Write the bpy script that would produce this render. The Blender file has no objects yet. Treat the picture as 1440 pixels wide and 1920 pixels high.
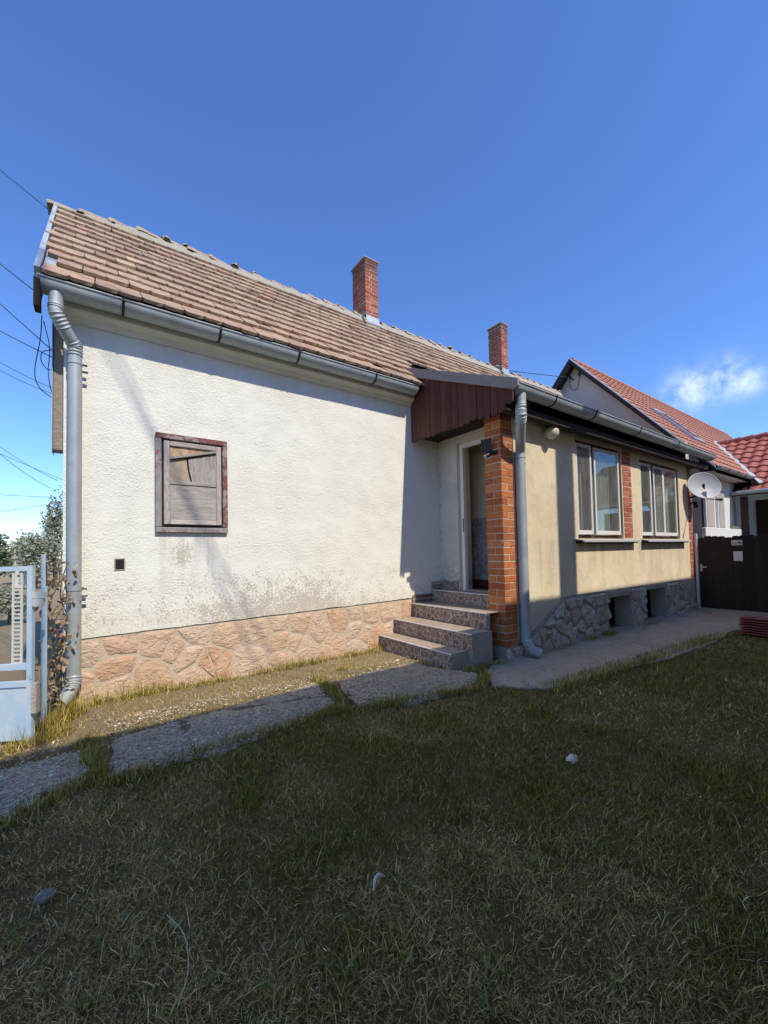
import bpy, math, random
import numpy as np
from mathutils import Vector, Matrix, Quaternion
from mathutils import noise as mnoise
random.seed(7); rng = np.random.default_rng(7)
scene = bpy.context.scene
COL = scene.collection

# ------------------------------------------------------------------ camera
CAM = Vector((0.2716, -5.4122, 1.55))
R_ = Vector((0.81229, -0.58288, -0.02079)); U_ = Vector((-0.00152, -0.03776, 0.99929)); F_ = Vector((0.58325, 0.81168, 0.03155))
cam = bpy.data.cameras.new('camera'); cam.sensor_fit = 'HORIZONTAL'; cam.sensor_width = 36
cam.lens = 755.77 / 1440 * 36; cam.shift_y = 51.86 / 1440; cam.clip_start = 0.05; cam.clip_end = 3000
camo = bpy.data.objects.new('camera', cam); COL.objects.link(camo)
camo.matrix_world = Matrix(((R_.x, U_.x, -F_.x, CAM.x), (R_.y, U_.y, -F_.y, CAM.y), (R_.z, U_.z, -F_.z, CAM.z), (0, 0, 0, 1)))
scene.camera = camo
# ------------------------------------------------------------------ sky and sun
SUN = Vector((0.125, -1.0, 1.15)).normalized()          # towards the sun
ELEV = math.asin(SUN.z)
world = bpy.data.worlds.new('World'); scene.world = world; world.use_nodes = True
wn, wl = world.node_tree.nodes, world.node_tree.links
wn.clear()
wout = wn.new('ShaderNodeOutputWorld'); wbg = wn.new('ShaderNodeBackground'); sky = wn.new('ShaderNodeTexSky')
sky.sky_type = 'NISHITA'; sky.sun_disc = False; sky.sun_elevation = ELEV
sky.sun_rotation = math.atan2(SUN.x, SUN.y)
sky.altitude = 0; sky.air_density = 1.0; sky.dust_density = 0.0; sky.ozone_density = 10.0
wbg.inputs['Strength'].default_value = 0.13
# small fair-weather cloud low on the right, part of the sky
tc = wn.new('ShaderNodeTexCoord')
def wmath(op, a, b=None, c=None, clamp=False):
    n = wn.new('ShaderNodeMath'); n.operation = op; n.use_clamp = clamp
    for i, x in enumerate((a, b, c)):
        if x is None: continue
        if isinstance(x, (int, float)): n.inputs[i].default_value = x
        else: wl.new(x, n.inputs[i])
    return n.outputs[0]
def pix(px, py): return (F_ + R_ * ((px - 720) / 755.77) - U_ * ((py - 1011.86) / 755.77)).normalized()
wnz = wn.new('ShaderNodeTexNoise'); wnz.inputs['Scale'].default_value = 24; wnz.inputs['Detail'].default_value = 8; wnz.inputs['Roughness'].default_value = 0.6
wl.new(tc.outputs['Generated'], wnz.inputs['Vector'])
tot = None
for (px, py, rad, amp) in ((1278, 730, 0.030, .8), (1305, 736, .036, .8), (1345, 715, 0.036, 1.0), (1362, 698, .022, .9), (1412, 705, 0.024, .75), (1404, 722, .02, .6)):
    d = pix(px, py)
    vd = wn.new('ShaderNodeVectorMath'); vd.operation = 'DISTANCE'; wl.new(tc.outputs['Generated'], vd.inputs[0]); vd.inputs[1].default_value = d
    q = wmath('DIVIDE', vd.outputs['Value'], rad); q = wmath('POWER', q, 2.0); q = wmath('MULTIPLY', q, -1.0); q = wmath('EXPONENT', q); q = wmath('MULTIPLY', q, amp)
    tot = q if tot is None else wmath('ADD', tot, q)
nn = wmath('SUBTRACT', wnz.outputs['Fac'], 0.36); nn = wmath('MULTIPLY', nn, 3.4, clamp=True)
cm = wmath('MULTIPLY', tot, nn); cm = wmath('MULTIPLY', cm, 0.33, clamp=True)
wmix = wn.new('ShaderNodeMixRGB'); wl.new(cm, wmix.inputs['Fac']); wmix.inputs['Color2'].default_value = (5.6, 5.9, 6.6, 1)
whs = wn.new('ShaderNodeHueSaturation'); whs.inputs['Saturation'].default_value = 1.05; whs.inputs['Hue'].default_value = 0.507; wl.new(sky.outputs['Color'], whs.inputs['Color']); wl.new(whs.outputs['Color'], wmix.inputs['Color1'])
wl.new(wmix.outputs['Color'], wbg.inputs['Color']); wl.new(wbg.outputs['Background'], wout.inputs['Surface'])
sun = bpy.data.lights.new('sun', 'SUN'); sun.energy = 2.22; sun.angle = math.radians(0.55); sun.color = (1.0, 0.92, 0.785)
suno = bpy.data.objects.new('sun', sun); COL.objects.link(suno); suno.rotation_euler = (-SUN).to_track_quat('-Z', 'Y').to_euler(); suno.location = (3, -10, 20)
scene.view_settings.view_transform = 'Standard'; scene.view_settings.look = 'None'
scene.cycles.max_bounces = 5; scene.cycles.diffuse_bounces = 3; scene.cycles.glossy_bounces = 3; scene.cycles.transparent_max_bounces = 8; scene.cycles.caustics_reflective = False; scene.cycles.caustics_refractive = False
scene.view_settings.exposure = 0.92; scene.view_settings.gamma = 1.0; scene.view_settings.use_curve_mapping = False

# ------------------------------------------------------------------ material helper
MATS = {}
class NT:
    def __init__(s, name, rough=0.8, metal=0.0, spec=0.3):
        s.m = bpy.data.materials.new(name); s.m.use_nodes = True; s.n = s.m.node_tree.nodes; s.l = s.m.node_tree.links
        s.b = s.n['Principled BSDF']; s.b.inputs['Roughness'].default_value = rough; s.b.inputs['Metallic'].default_value = metal
        s.b.inputs['Specular IOR Level'].default_value = spec
        MATS[name] = s.m
    def put(s, sock, x):
        if isinstance(x, (int, float)): sock.default_value = x
        elif isinstance(x, tuple): sock.default_value = x if len(x) == 4 or sock.type == 'VECTOR' else (*x, 1)
        else: s.l.new(x, sock)
    def coord(s, kind='Object', scale=(1, 1, 1), off=None):
        if kind == 'World':
            t = s.n.new('ShaderNodeNewGeometry').outputs['Position']
        else: t = s.n.new('ShaderNodeTexCoord').outputs[kind]
        mp = s.n.new('ShaderNodeMapping'); s.l.new(t, mp.inputs['Vector']); mp.inputs['Scale'].default_value = scale
        if off is not None: s.put(mp.inputs['Location'], off)
        return mp.outputs['Vector']
    def rand(s): return s.n.new('ShaderNodeObjectInfo').outputs['Random']
    def noise(s, v, scale, detail=4, rough=.55, dist=0.):
        n = s.n.new('ShaderNodeTexNoise'); s.put(n.inputs['Vector'], v); n.inputs['Scale'].default_value = scale; n.inputs['Detail'].default_value = detail
        n.inputs['Roughness'].default_value = rough; n.inputs['Distortion'].default_value = dist; return n.outputs['Fac']
    def vor(s, v, scale, feature='F1', out='Distance', rnd=1.0):
        n = s.n.new('ShaderNodeTexVoronoi'); s.put(n.inputs['Vector'], v); n.inputs['Scale'].default_value = scale; n.feature = feature
        n.inputs['Randomness'].default_value = rnd; return n.outputs[out]
    def ramp(s, f, stops, interp='LINEAR'):
        n = s.n.new('ShaderNodeValToRGB'); s.put(n.inputs['Fac'], f); e = n.color_ramp.elements; n.color_ramp.interpolation = interp
        while len(e) < len(stops): e.new(0.5)
        for i, (p, c) in enumerate(stops):
            e[i].position = p; c = (c, c, c) if isinstance(c, (int, float)) else c; e[i].color = (*c, 1)
        return n.outputs['Color']
    def mix(s, f, a, b, mode='MIX'):
        n = s.n.new('ShaderNodeMixRGB'); n.blend_type = mode; s.put(n.inputs['Fac'], f); s.put(n.inputs['Color1'], a); s.put(n.inputs['Color2'], b); return n.outputs['Color']
    def math(s, op, a, b=0.0, clamp=False):
        n = s.n.new('ShaderNodeMath'); n.operation = op; n.use_clamp = clamp; s.put(n.inputs[0], a); s.put(n.inputs[1], b); return n.outputs[0]
    def sep(s, v):
        n = s.n.new('ShaderNodeSeparateXYZ'); s.l.new(v, n.inputs[0]); return n.outputs
    def hsv(s, c, h=.5, sat=1., v=1.):
        n = s.n.new('ShaderNodeHueSaturation'); s.put(n.inputs['Color'], c); s.put(n.inputs['Hue'], h); s.put(n.inputs['Saturation'], sat); s.put(n.inputs['Value'], v); return n.outputs['Color']
    def maprange(s, x, a, b, c=0., d=1.):
        n = s.n.new('ShaderNodeMapRange'); s.put(n.inputs[0], x); n.inputs[1].default_value = a; n.inputs[2].default_value = b; n.inputs[3].default_value = c; n.inputs[4].default_value = d; return n.outputs[0]
    def bump(s, h, dist=.01, strength=1.0, prev=None):
        n = s.n.new('ShaderNodeBump'); s.put(n.inputs['Height'], h); n.inputs['Distance'].default_value = dist; n.inputs['Strength'].default_value = strength
        if prev is not None: s.l.new(prev, n.inputs['Normal'])
        return n.outputs['Normal']
    def done(s, color=None, rough=None, normal=None, metal=None):
        if color is not None: s.put(s.b.inputs['Base Color'], color)
        if rough is not None: s.put(s.b.inputs['Roughness'], rough)
        if metal is not None: s.put(s.b.inputs['Metallic'], metal)
        if normal is not None: s.l.new(normal, s.b.inputs['Normal'])
        return s.m

# white rough-cast render, weathered
t = NT('white_roughcast', .92, spec=.15); v = t.coord('World')
n1_ = t.noise(v, 36, 4, .6); n2_ = t.vor(v, 80, 'F1'); big = t.noise(v, 1.1, 3, .6); mid = t.noise(v, 6, 3, .65); fine = t.noise(v, 38, 2, .6)
c = t.mix(t.ramp(big, [(.35, 0.), (.75, 1.)]), (.855, .835, .735), (.815, .785, .685))
xyz = t.sep(v)
z = xyz[2]; x = xyz[0]
# grey-beige coat showing through where paint has flaked, mostly low on the wall
low = t.maprange(z, 1.45, .8, 0., 1.)
patchx = t.math('MULTIPLY', t.maprange(x, .9, 2.0), t.maprange(x, 3.6, 2.9), True)
patch = t.math('MULTIPLY', low, t.math('ADD', t.math('MULTIPLY', patchx, .62), .26), True)
flake = t.math('SUBTRACT', t.math('ADD', t.math('MULTIPLY', mid, .55), t.math('MULTIPLY', fine, .75)), .66)
fl = t.math('GREATER_THAN', t.math('ADD', flake, t.math('MULTIPLY', patch, .24)), .115)
fl = t.math('MULTIPLY', fl, t.maprange(low, 0.0, .25), True)
c = t.mix(t.math('MULTIPLY', fl, .72), c, (.50, .44, .355))
# small bare patch below the shutter, and rain streaks from its corners
d = t.n.new('ShaderNodeVectorMath'); d.operation = 'DISTANCE'; t.l.new(v, d.inputs[0]); d.inputs[1].default_value = (1.14, 0, 1.57)
sp = t.math('GREATER_THAN', t.math('SUBTRACT', t.math('ADD', t.math('MULTIPLY', fine, .5), t.math('MULTIPLY', mid, .5)), t.math('MULTIPLY', d.outputs['Value'], 1.5)), .34)
c = t.mix(t.math('MULTIPLY', sp, .65), c, (.52, .47, .36))
vs = t.coord('World', (9, 9, .5)); st = t.noise(vs, 1.0, 3, .6)
inx = t.math('MULTIPLY', t.maprange(x, .74, .86), t.maprange(x, 1.8, 1.66), True)
inz = t.math('MULTIPLY', t.maprange(z, 1.0, 1.8), t.maprange(z, 1.9, 1.84), True)
c = t.mix(t.math('MULTIPLY', t.math('MULTIPLY', t.ramp(st, [(.46, 0.), (.66, 1.)]), t.math('MULTIPLY', inx, inz)), .5), c, (.50, .45, .38))
# dirt washed down from the eaves
top = t.maprange(z, 3.3, 4.1)
c = t.mix(t.math('MULTIPLY', t.math('MULTIPLY', top, t.ramp(t.noise(t.coord('World', (3.5, 3.5, .6)), 1.6, 5, .65), [(.45, 0.), (.70, 1.)])), .30), c, (.66, .58, .46))
c = t.mix(t.math('MULTIPLY', t.math('MULTIPLY', t.maprange(z, 1.0, .75), t.noise(v, 9, 4)), .45), c, (.60, .52, .42))
c = t.mix(t.ramp(t.noise(v, 75, 2, .5), [(.70, 0.), (.76, .35)]), c, (.42, .40, .35))
rel = t.maprange(t.noise(v, 2.2, 3), .35, .68, .35, 1.0); b1 = t.bump(t.math('MULTIPLY', rel, t.math('ADD', t.math('MULTIPLY', n1_, .9), t.math('MULTIPLY', n2_, .35))), .014, 1.0)
t.done(c, normal=t.bump(t.noise(v, 4, 3), .012, .7, b1))

# ochre cement plaster
t = NT('ochre_plaster', .92, spec=.15); v = t.coord('World'); big = t.noise(v, 1.3, 5, .62); fine = t.noise(v, 60, 4, .7)
c = t.mix(t.ramp(big, [(.3, 0.), (.7, 1.)]), (.82, .69, .46), (.68, .56, .375))
xyz = t.sep(v)
wash = t.math('MULTIPLY', t.maprange(xyz[2], 1.75, 1.0), t.ramp(t.noise(t.coord('World', (5, 5, .8)), 1., 4), [(.4, 0.), (.7, 1.)]))
c = t.mix(t.math('MULTIPLY', wash, .6), c, (.84, .74, .54))
c = t.mix(t.math('MULTIPLY', t.math('MULTIPLY', t.maprange(xyz[2], .9, .3), t.noise(v, 3, 4)), .9), c, (.40, .375, .33))
smear = t.math('MULTIPLY', t.math('MULTIPLY', t.maprange(xyz[2], .95, .6), t.maprange(xyz[0], 6.4, 5.6)), t.ramp(t.noise(t.coord('World', (3, 3, 2)), 2.4, 4), [(.52, 0.), (.6, 1.)]))
c = t.mix(t.math('MULTIPLY', smear, .7), c, (.62, .60, .56))
c = t.mix(t.ramp(t.noise(v, 45, 3), [(.60, 0.), (.74, .45)]), c, (.32, .26, .17))
c = t.mix(t.ramp(t.noise(v, 3.2, 4, .7), [(.52, 0.), (.66, .4)]), c, (.50, .43, .31))
drip = t.math('MULTIPLY', t.math('MULTIPLY', t.maprange(xyz[2], .9, 1.62), t.maprange(xyz[2], 1.72, 1.66)), t.ramp(t.noise(t.coord('World', (8, 8, .35)), 1., 3), [(.48, 0.), (.62, .6)])); c = t.mix(drip, c, (.47, .40, .30))
t.done(c, normal=t.bump(fine, .008, .9, t.bump(t.noise(v, 7, 4), .012, .6)))

t = NT('pale_plaster', .92, spec=.15); v = t.coord('World'); big = t.noise(v, 1.7, 5, .65)
c = t.mix(t.ramp(big, [(.35, 0.), (.7, 1.)]), (.70, .66, .585), (.55, .51, .44)); z = t.sep(v)[2]
c = t.mix(t.math('MULTIPLY', t.maprange(z, 1.45, .95), t.ramp(t.noise(v, 11, 5, .7), [(.45, 0.), (.62, 1.)])), c, (.24, .225, .20))
y = t.sep(v)[1]
crack = t.math('MULTIPLY', t.maprange(y, -.09, -.01), t.ramp(t.noise(v, 7, 5, .7), [(.5, 0.), (.63, .8)]))
c = t.mix(crack, c, (.2, .185, .16))
t.done(c, normal=t.bump(t.noise(v, 40, 4, .6), .008, .9))
t = NT('grey_cement', .92, spec=.15); v = t.coord('World')
t.done(t.mix(t.noise(v, 3, 5, .65), (.31, .275, .22), (.47, .425, .345)), normal=t.bump(t.noise(v, 30, 5, .65), .012, .9))
t = NT('mortar', .95, spec=.1); v = t.coord('World')
t.done(t.mix(t.noise(v, 7, 5, .65), (.50, .41, .30), (.66, .56, .43)), normal=t.bump(t.noise(v, 50, 4, .6), .01, 1))
t = NT('grey_mortar', .95, spec=.1); v = t.coord('World')
t.done(t.mix(t.noise(v, 5, 5, .65), (.36, .32, .25), (.54, .48, .38)), normal=t.bump(t.noise(v, 40, 4, .6), .012, 1))

# pink limestone of the plinth
def stone(name, cols, bsc=.035):
    t = NT(name, .9, spec=.15); r = t.rand(); off = t.n.new('ShaderNodeCombineXYZ'); t.put(off.inputs[0], t.math('MULTIPLY', r, 37.)); t.put(off.inputs[2], t.math('MULTIPLY', r, 91.))
    v = t.coord('Object', off=off.outputs[0])
    base = t.ramp(r, cols, 'LINEAR')
    n = t.noise(v, 5, 6, .68, .6); n2 = t.noise(v, 22, 5, .7)
    c = t.mix(t.ramp(n, [(.35, 0.), (.7, .8)]), base, cols[-1][1])
    c = t.mix(t.ramp(n2, [(.30, .45), (.43, 0.)]), c, (.36, .23, .15))
    c = t.mix(t.ramp(t.noise(v, 3, 3), [(.55, 0.), (.75, .5)]), c, (.58, .50, .42))
    h = t.math('ADD', t.math('MULTIPLY', t.noise(t.coord('Object', (1, 1, 1.6), off.outputs[0]), 7, 6, .62, 1.6), 1.), t.math('MULTIPLY', n2, .3))
    t.done(c, normal=t.bump(h, bsc, 1.0))
stone('pink_stone', [(0., (.68, .44, .27)), (.25, (.70, .52, .38)), (.45, (.66, .36, .20)), (.6, (.72, .57, .43)), (.8, (.68, .45, .28)), (1., (.72, .52, .37))], .04)
stone('rubble_stone', [(0., (.56, .49, .38)), (.3, (.74, .66, .53)), (.55, (.48, .39, .29)), (.8, (.60, .44, .34)), (1., (.70, .62, .49))], .07)

# bricks
def brickmat(name, cols, soot=False):
    t = NT(name, .88, spec=.2); r = t.rand(); v = t.coord('World')
    c = t.ramp(r, cols); n = t.noise(v, 14, 5, .65)
    c = t.hsv(c, v=t.math('ADD', t.math('MULTIPLY', n, .7), .66))
    c = t.mix(t.ramp(t.noise(v, 45, 3, .6), [(.60, 0.), (.78, .5)]), c, (.50, .40, .30))
    if soot:
        z = t.sep(v)[2]; c = t.mix(t.math('MULTIPLY', t.maprange(z, 7.5, 8.2), t.math('ADD', t.noise(v, 6, 4), .25), True), c, (.10, .075, .065))
        c = t.mix(t.ramp(t.noise(v, 2.4, 4), [(.5, 0.), (.7, .45)]), c, (.17, .09, .07))
    t.done(c, normal=t.bump(t.noise(v, 60, 4, .7), .006, 1.))
brickmat('orange_brick', [(0., (.42, .135, .05)), (.3, (.52, .18, .06)), (.55, (.36, .10, .045)), (.8, (.50, .205, .085)), (1., (.58, .225, .08))])
brickmat('red_brick', [(0., (.40, .11, .065)), (.3, (.46, .16, .09)), (.55, (.32, .085, .055)), (.8, (.47, .19, .12)), (1., (.42, .13, .07))])
brickmat('chimney_brick', [(0., (.36, .09, .055)), (.3, (.42, .13, .075)), (.55, (.30, .075, .05)), (.8, (.44, .16, .10)), (1., (.40, .105, .06))], True)

# old clay roof tiles
t = NT('old_roof_tile', .9, spec=.2); r = t.rand(); off = t.n.new('ShaderNodeCombineXYZ'); t.put(off.inputs[0], t.math('MULTIPLY', r, 53.)); v = t.coord('Object', off=off.outputs[0]); vw = t.coord('World')
att = t.n.new('ShaderNodeAttribute'); att.attribute_name = 'tint'
rr = t.math('FRACT', t.math('ADD', r, att.outputs['Fac']))
c = t.ramp(rr, [(0., (.36, .255, .18)), (.18, (.45, .335, .235)), (.36, (.28, .195, .145)), (.52, (.43, .28, .195)), (.68, (.39, .31, .225)), (.85, (.50, .39, .26)), (1., (.31, .22, .165))])
zz = t.sep(vw)[2]
c = t.mix(t.math('MULTIPLY', t.maprange(zz, 5.2, 4.5), t.ramp(rr, [(.2, .2), (.8, .75)])), c, (.46, .29, .205))
c = t.mix(t.ramp(t.noise(v, 9, 5, .7), [(.45, 0.), (.7, .65)]), c, (.20, .165, .135))
c = t.mix(t.ramp(t.noise(vw, 1.3, 5, .7), [(.5, 0.), (.72, .6)]), c, (.235, .205, .17))
c = t.mix(t.ramp(t.noise(vw, 17, 4, .6), [(.62, 0.), (.72, .55)]), c, (.44, .41, .33))
c = t.mix(1.0, c, (1.13, 1.09, 1.02), 'MULTIPLY')
t.done(c, normal=t.bump(t.noise(v, 40, 4, .65), .008, 1.))
t = NT('ridge_clay', .92, spec=.15); v = t.coord('World')
c = t.mix(t.ramp(t.rand(), [(0., .0), (1., 1.)]), (.42, .30, .21), (.50, .37, .25)); c = t.mix(t.ramp(t.noise(v, 10, 5, .7), [(.45, 0.), (.62, .8)]), c, (.27, .25, .20))
t.done(c, normal=t.bump(t.noise(v, 30, 4, .65), .012, 1.))
t = NT('lichen_mortar', .95, spec=.1); v = t.coord('World')
t.done(t.mix(t.noise(v, 14, 5, .7), (.34, .30, .23), (.60, .55, .43)), normal=t.bump(t.noise(v, 35, 5, .7), .03, 1))
t = NT('new_roof_tile', .7, spec=.3); v = t.coord('World'); r = t.rand()
c = t.mix(t.ramp(t.noise(v, 2.2, 5, .7), [(.35, 0.), (.7, 1.)]), (.50, .225, .14), (.40, .17, .11)); c = t.hsv(c, v=t.math('ADD', t.math('MULTIPLY', r, .3), .85))
t.done(c, normal=t.bump(t.noise(v, 30, 4, .6), .005, 1))
t = NT('red_roof_tile', .6, spec=.35); v = t.coord('World'); r = t.rand()
c = t.ramp(r, [(0., (.38, .115, .08)), (.5, (.46, .155, .105)), (1., (.32, .09, .065))]); c = t.mix(t.ramp(t.noise(v, 20, 4), [(.5, 0.), (.75, .5)]), c, (.50, .20, .13))
t.done(c, normal=t.bump(t.noise(v, 40, 3), .004, 1))

# metals
def zinc(name, a, b, rough=.42, metal=.75):
    t = NT(name, rough, metal); v = t.coord('World'); n = t.noise(v, 3.5, 6, .7); 
    st = t.noise(t.coord('World', (12, 12, 1.2)), 1.2, 5, .7)
    c = t.mix(t.ramp(n, [(.3, 0.), (.7, 1.)]), a, b); c = t.mix(t.ramp(st, [(.5, 0.), (.75, .45)]), c, (.32, .33, .33))
    c = t.mix(t.ramp(t.noise(v, 22, 4, .7), [(.62, 0.), (.75, .5)]), c, (.30, .29, .26))
    t.done(c, rough=t.maprange(n, .3, .7, rough - .06, rough + .16), normal=t.bump(t.noise(v, 5, 3), .004, .6))
zinc('zinc', (.36, .40, .405), (.47, .51, .51), .54, .3)
zinc('flashing', (.42, .46, .49), (.52, .56, .58), .55, .4)
t = NT('dark_iron', .6, .5); t.done((.05, .04, .038))
t = NT('black_plastic', .45, 0, .4); t.done((.018, .018, .02))
t = NT('solar_glass', .25, 0, .5); t.done((.025, .03, .045))
t = NT('white_enamel', .5, 0, .4); v = t.coord('World'); t.done(t.mix(t.noise(v, 6, 4), (.70, .70, .68), (.80, .80, .78)))
t = NT('dish_grey', .5, 0, .4); v = t.coord('Object'); t.done(t.mix(t.noise(v, 3.5, 5, .65), (.36, .375, .395), (.48, .495, .51)))
t = NT('cable_black', .7); t.done((.045, .047, .055))
t = NT('cable_pale', .7); t.done((.52, .45, .32))

# timber
def wood(name, a, b, scale=(1, 1, 1), dark=(.1, .09, .08), rough=.85):
    t = NT(name, rough, spec=.2); r = t.rand(); off = t.n.new('ShaderNodeCombineXYZ'); t.put(off.inputs[0], t.math('MULTIPLY', r, 17.)); t.put(off.inputs[1], t.math('MULTIPLY', r, 31.))
    v = t.coord('World', scale, off.outputs[0]); g = t.noise(v, 6, 6, .7, .4)
    c = t.mix(t.ramp(g, [(.3, 0.), (.7, 1.)]), a, b); c = t.mix(t.ramp(t.noise(v, 14, 5, .7), [(.5, 0.), (.7, .7)]), c, dark)
    c = t.hsv(c, v=t.math('ADD', t.math('MULTIPLY', r, .45), .78))
    t.done(c, normal=t.bump(g, .006, 1.)); return t
wood('weathered_wood_vertical', (.30, .26, .23), (.52, .47, .43), (9, 9, 1.0), (.11, .095, .085))
wood('weathered_wood_horizontal', (.36, .32, .285), (.60, .545, .49), (.8, 9, 7), (.17, .15, .135))
wood('grey_timber', (.32, .285, .25), (.46, .42, .37), (9, 1.2, 9), (.14, .125, .11))
wood('brown_board', (.09, .034, .022), (.145, .058, .038), (9, 9, .8), (.035, .016, .013), .6)
wood('dark_brown_frame', (.06, .035, .026), (.10, .06, .045), (9, 9, .8), (.03, .02, .016), .55)
wood('gate_board', (.028, .019, .017), (.044, .029, .025), (6, 6, .6), (.014, .011, .010), .75)
wood('dark_timber', (.03, .024, .02), (.05, .04, .033), (2, 9, 9), (.015, .012, .01), .85)
t = NT('maroon_paint', .7, spec=.3); v = t.coord('World', (6, 6, 1.5)); vv = t.coord('World')
peel = t.ramp(t.noise(vv, 9, 6, .7), [(.50, 0.), (.56, 1.)])
t.done(t.mix(peel, (.20, .08, .07), t.mix(t.noise(v, 6, 5, .7), (.27, .235, .22), (.40, .36, .33))), normal=t.bump(t.noise(v, 8, 5, .7), .006, 1.))
t = NT('peeled_paint', .8, spec=.2); v = t.coord('World', (7, 7, 1.3)); vv = t.coord('World')
peel = t.ramp(t.noise(vv, 7, 6, .7), [(.60, 0.), (.64, 1.)])
t.done(t.mix(peel, t.mix(t.ramp(t.noise(v, 6, 5, .7), [(.3, 0.), (.7, 1.)]), (.24, .21, .20), (.42, .385, .37)), (.30, .11, .10)), normal=t.bump(t.noise(v, 8, 5, .7), .008, 1.))
t = NT('tan_board', .85, spec=.2); v = t.coord('World')
t.done(t.mix(t.ramp(t.noise(v, 9, 5, .65), [(.42, 0.), (.6, 1.)]), (.48, .365, .23), (.33, .28, .25)), normal=t.bump(t.noise(v, 30, 4), .004, 1))
t = NT('ochre_board', .85, spec=.2); v = t.coord('World', (1, 1, .6))
t.done(t.mix(t.ramp(t.noise(v, 14, 5, .65), [(.40, 0.), (.62, 1.)]), (.42, .24, .12), (.50, .40, .29)), normal=t.bump(t.noise(v, 30, 4), .006, 1))
t = NT('white_frame', .55, spec=.4); v = t.coord('World', (5, 5, 1.2)); g = t.noise(v, 7, 5, .7)
t.done(t.mix(t.ramp(g, [(.55, 0.), (.72, .7)]), (.74, .72, .66), (.36, .31, .25)), normal=t.bump(g, .003, .7))
t = NT('window_glass', .04, spec=.5)
t.b.inputs['Base Color'].default_value = (.03, .035, .035, 1); t.b.inputs['Specular IOR Level'].default_value = 1.0; t.b.inputs['IOR'].default_value = 1.5
tr = t.n.new('ShaderNodeBsdfTransparent'); gl = t.n.new('ShaderNodeBsdfGlossy'); gl.inputs['Roughness'].default_value = .015; gl.inputs['Color'].default_value = (.9, .93, .95, 1)
fr = t.n.new('ShaderNodeLayerWeight'); fr.inputs['Blend'].default_value = .5; ff = t.math('ADD', t.math('MULTIPLY', t.math('POWER', fr.outputs['Facing'], 3.0), .42), .05); ms = t.n.new('ShaderNodeMixShader'); t.l.new(ff, ms.inputs[0]); t.l.new(tr.outputs[0], ms.inputs[1]); t.l.new(gl.outputs[0], ms.inputs[2])
tr.inputs['Color'].default_value = (.80, .84, .82, 1)
df_ = t.n.new('ShaderNodeBsdfDiffuse'); df_.inputs['Color'].default_value = (.55, .55, .50, 1); m2 = t.n.new('ShaderNodeMixShader'); t.l.new(t.maprange(t.noise(t.coord('World', (6, 6, 1.2)), 2.5, 4), .3, .7, .06, .15), m2.inputs[0]); t.l.new(ms.outputs[0], m2.inputs[1]); t.l.new(df_.outputs[0], m2.inputs[2])
t.l.new(m2.outputs[0], t.n['Material Output'].inputs['Surface'])
t = NT('net_curtain', .95, spec=.05); v = t.coord('World', (14, 1, .4)); 
t.done(t.mix(t.ramp(t.noise(v, 2.2, 3), [(.3, 0.), (.7, 1.)]), (.40, .41, .40), (.60, .60, .57)), normal=t.bump(t.noise(v, 2.2, 3), .03, 1))
t = NT('lamp_glass', .3, spec=.5); t.done((.62, .56, .42))
t = NT('sill_metal', .5, .3); v = t.coord('World'); t.done(t.mix(t.noise(v, 8, 4), (.46, .45, .44), (.58, .57, .55)))

# step tiles: printed crazy paving
def crazy(name, cells, grout, sc, axes):
    t = NT(name, .55, spec=.35); v0 = t.coord('World'); s = t.sep(v0); cb = t.n.new('ShaderNodeCombineXYZ')
    t.put(cb.inputs[0], s[axes[0]]); t.put(cb.inputs[1], s[axes[1]])
    wob = t.n.new('ShaderNodeTexNoise'); wob.inputs['Scale'].default_value = 9; t.l.new(cb.outputs[0], wob.inputs['Vector'])
    ad = t.n.new('ShaderNodeMixRGB'); ad.blend_type = 'ADD'; ad.inputs['Fac'].default_value = .035; t.l.new(cb.outputs[0], ad.inputs['Color1']); t.l.new(wob.outputs['Color'], ad.inputs['Color2'])
    e = t.vor(ad.outputs['Color'], sc, 'DISTANCE_TO_EDGE'); cl = t.vor(ad.outputs['Color'], sc, 'F1', 'Color')
    n = t.noise(v0, 25, 5, .65)
    c = t.mix(t.ramp(cl, [(.2, 0.), (.8, 1.)]), cells[0], cells[1]); c = t.hsv(c, v=t.math('ADD', t.math('MULTIPLY', n, .6), .7))
    c = t.mix(t.ramp(e, [(.035, 1.), (.07, 0.)]), c, grout)
    c = t.mix(t.ramp(t.noise(v0, 3, 5), [(.45, 0.), (.75, .55)]), c, (.30, .26, .21))
    t.done(c, rough=t.maprange(n, .3, .7, .45, .75))
crazy('crazy_riser_tile', ((.185, .125, .095), (.27, .195, .15)), (.50, .42, .345), 10.5, (1, 2))
crazy('crazy_tread_tile', ((.36, .27, .20), (.42, .33, .255)), (.48, .40, .31), 10.5, (0, 1))
t = NT('patterned_dado', .9); v = t.coord('World', (1, 1, .8)); t.done(t.mix(t.ramp(t.noise(v, 16, 4, .7, 1.5), [(.42, 0.), (.58, 1.)]), (.28, .24, .19), (.58, .51, .42)))
t = NT('hall_paint', .9); v = t.coord('World'); t.done(t.mix(t.noise(v, 2, 3), (.72, .57, .36), (.78, .63, .42)))
t = NT('red_floor', .6); t.done((.12, .03, .025))

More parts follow.
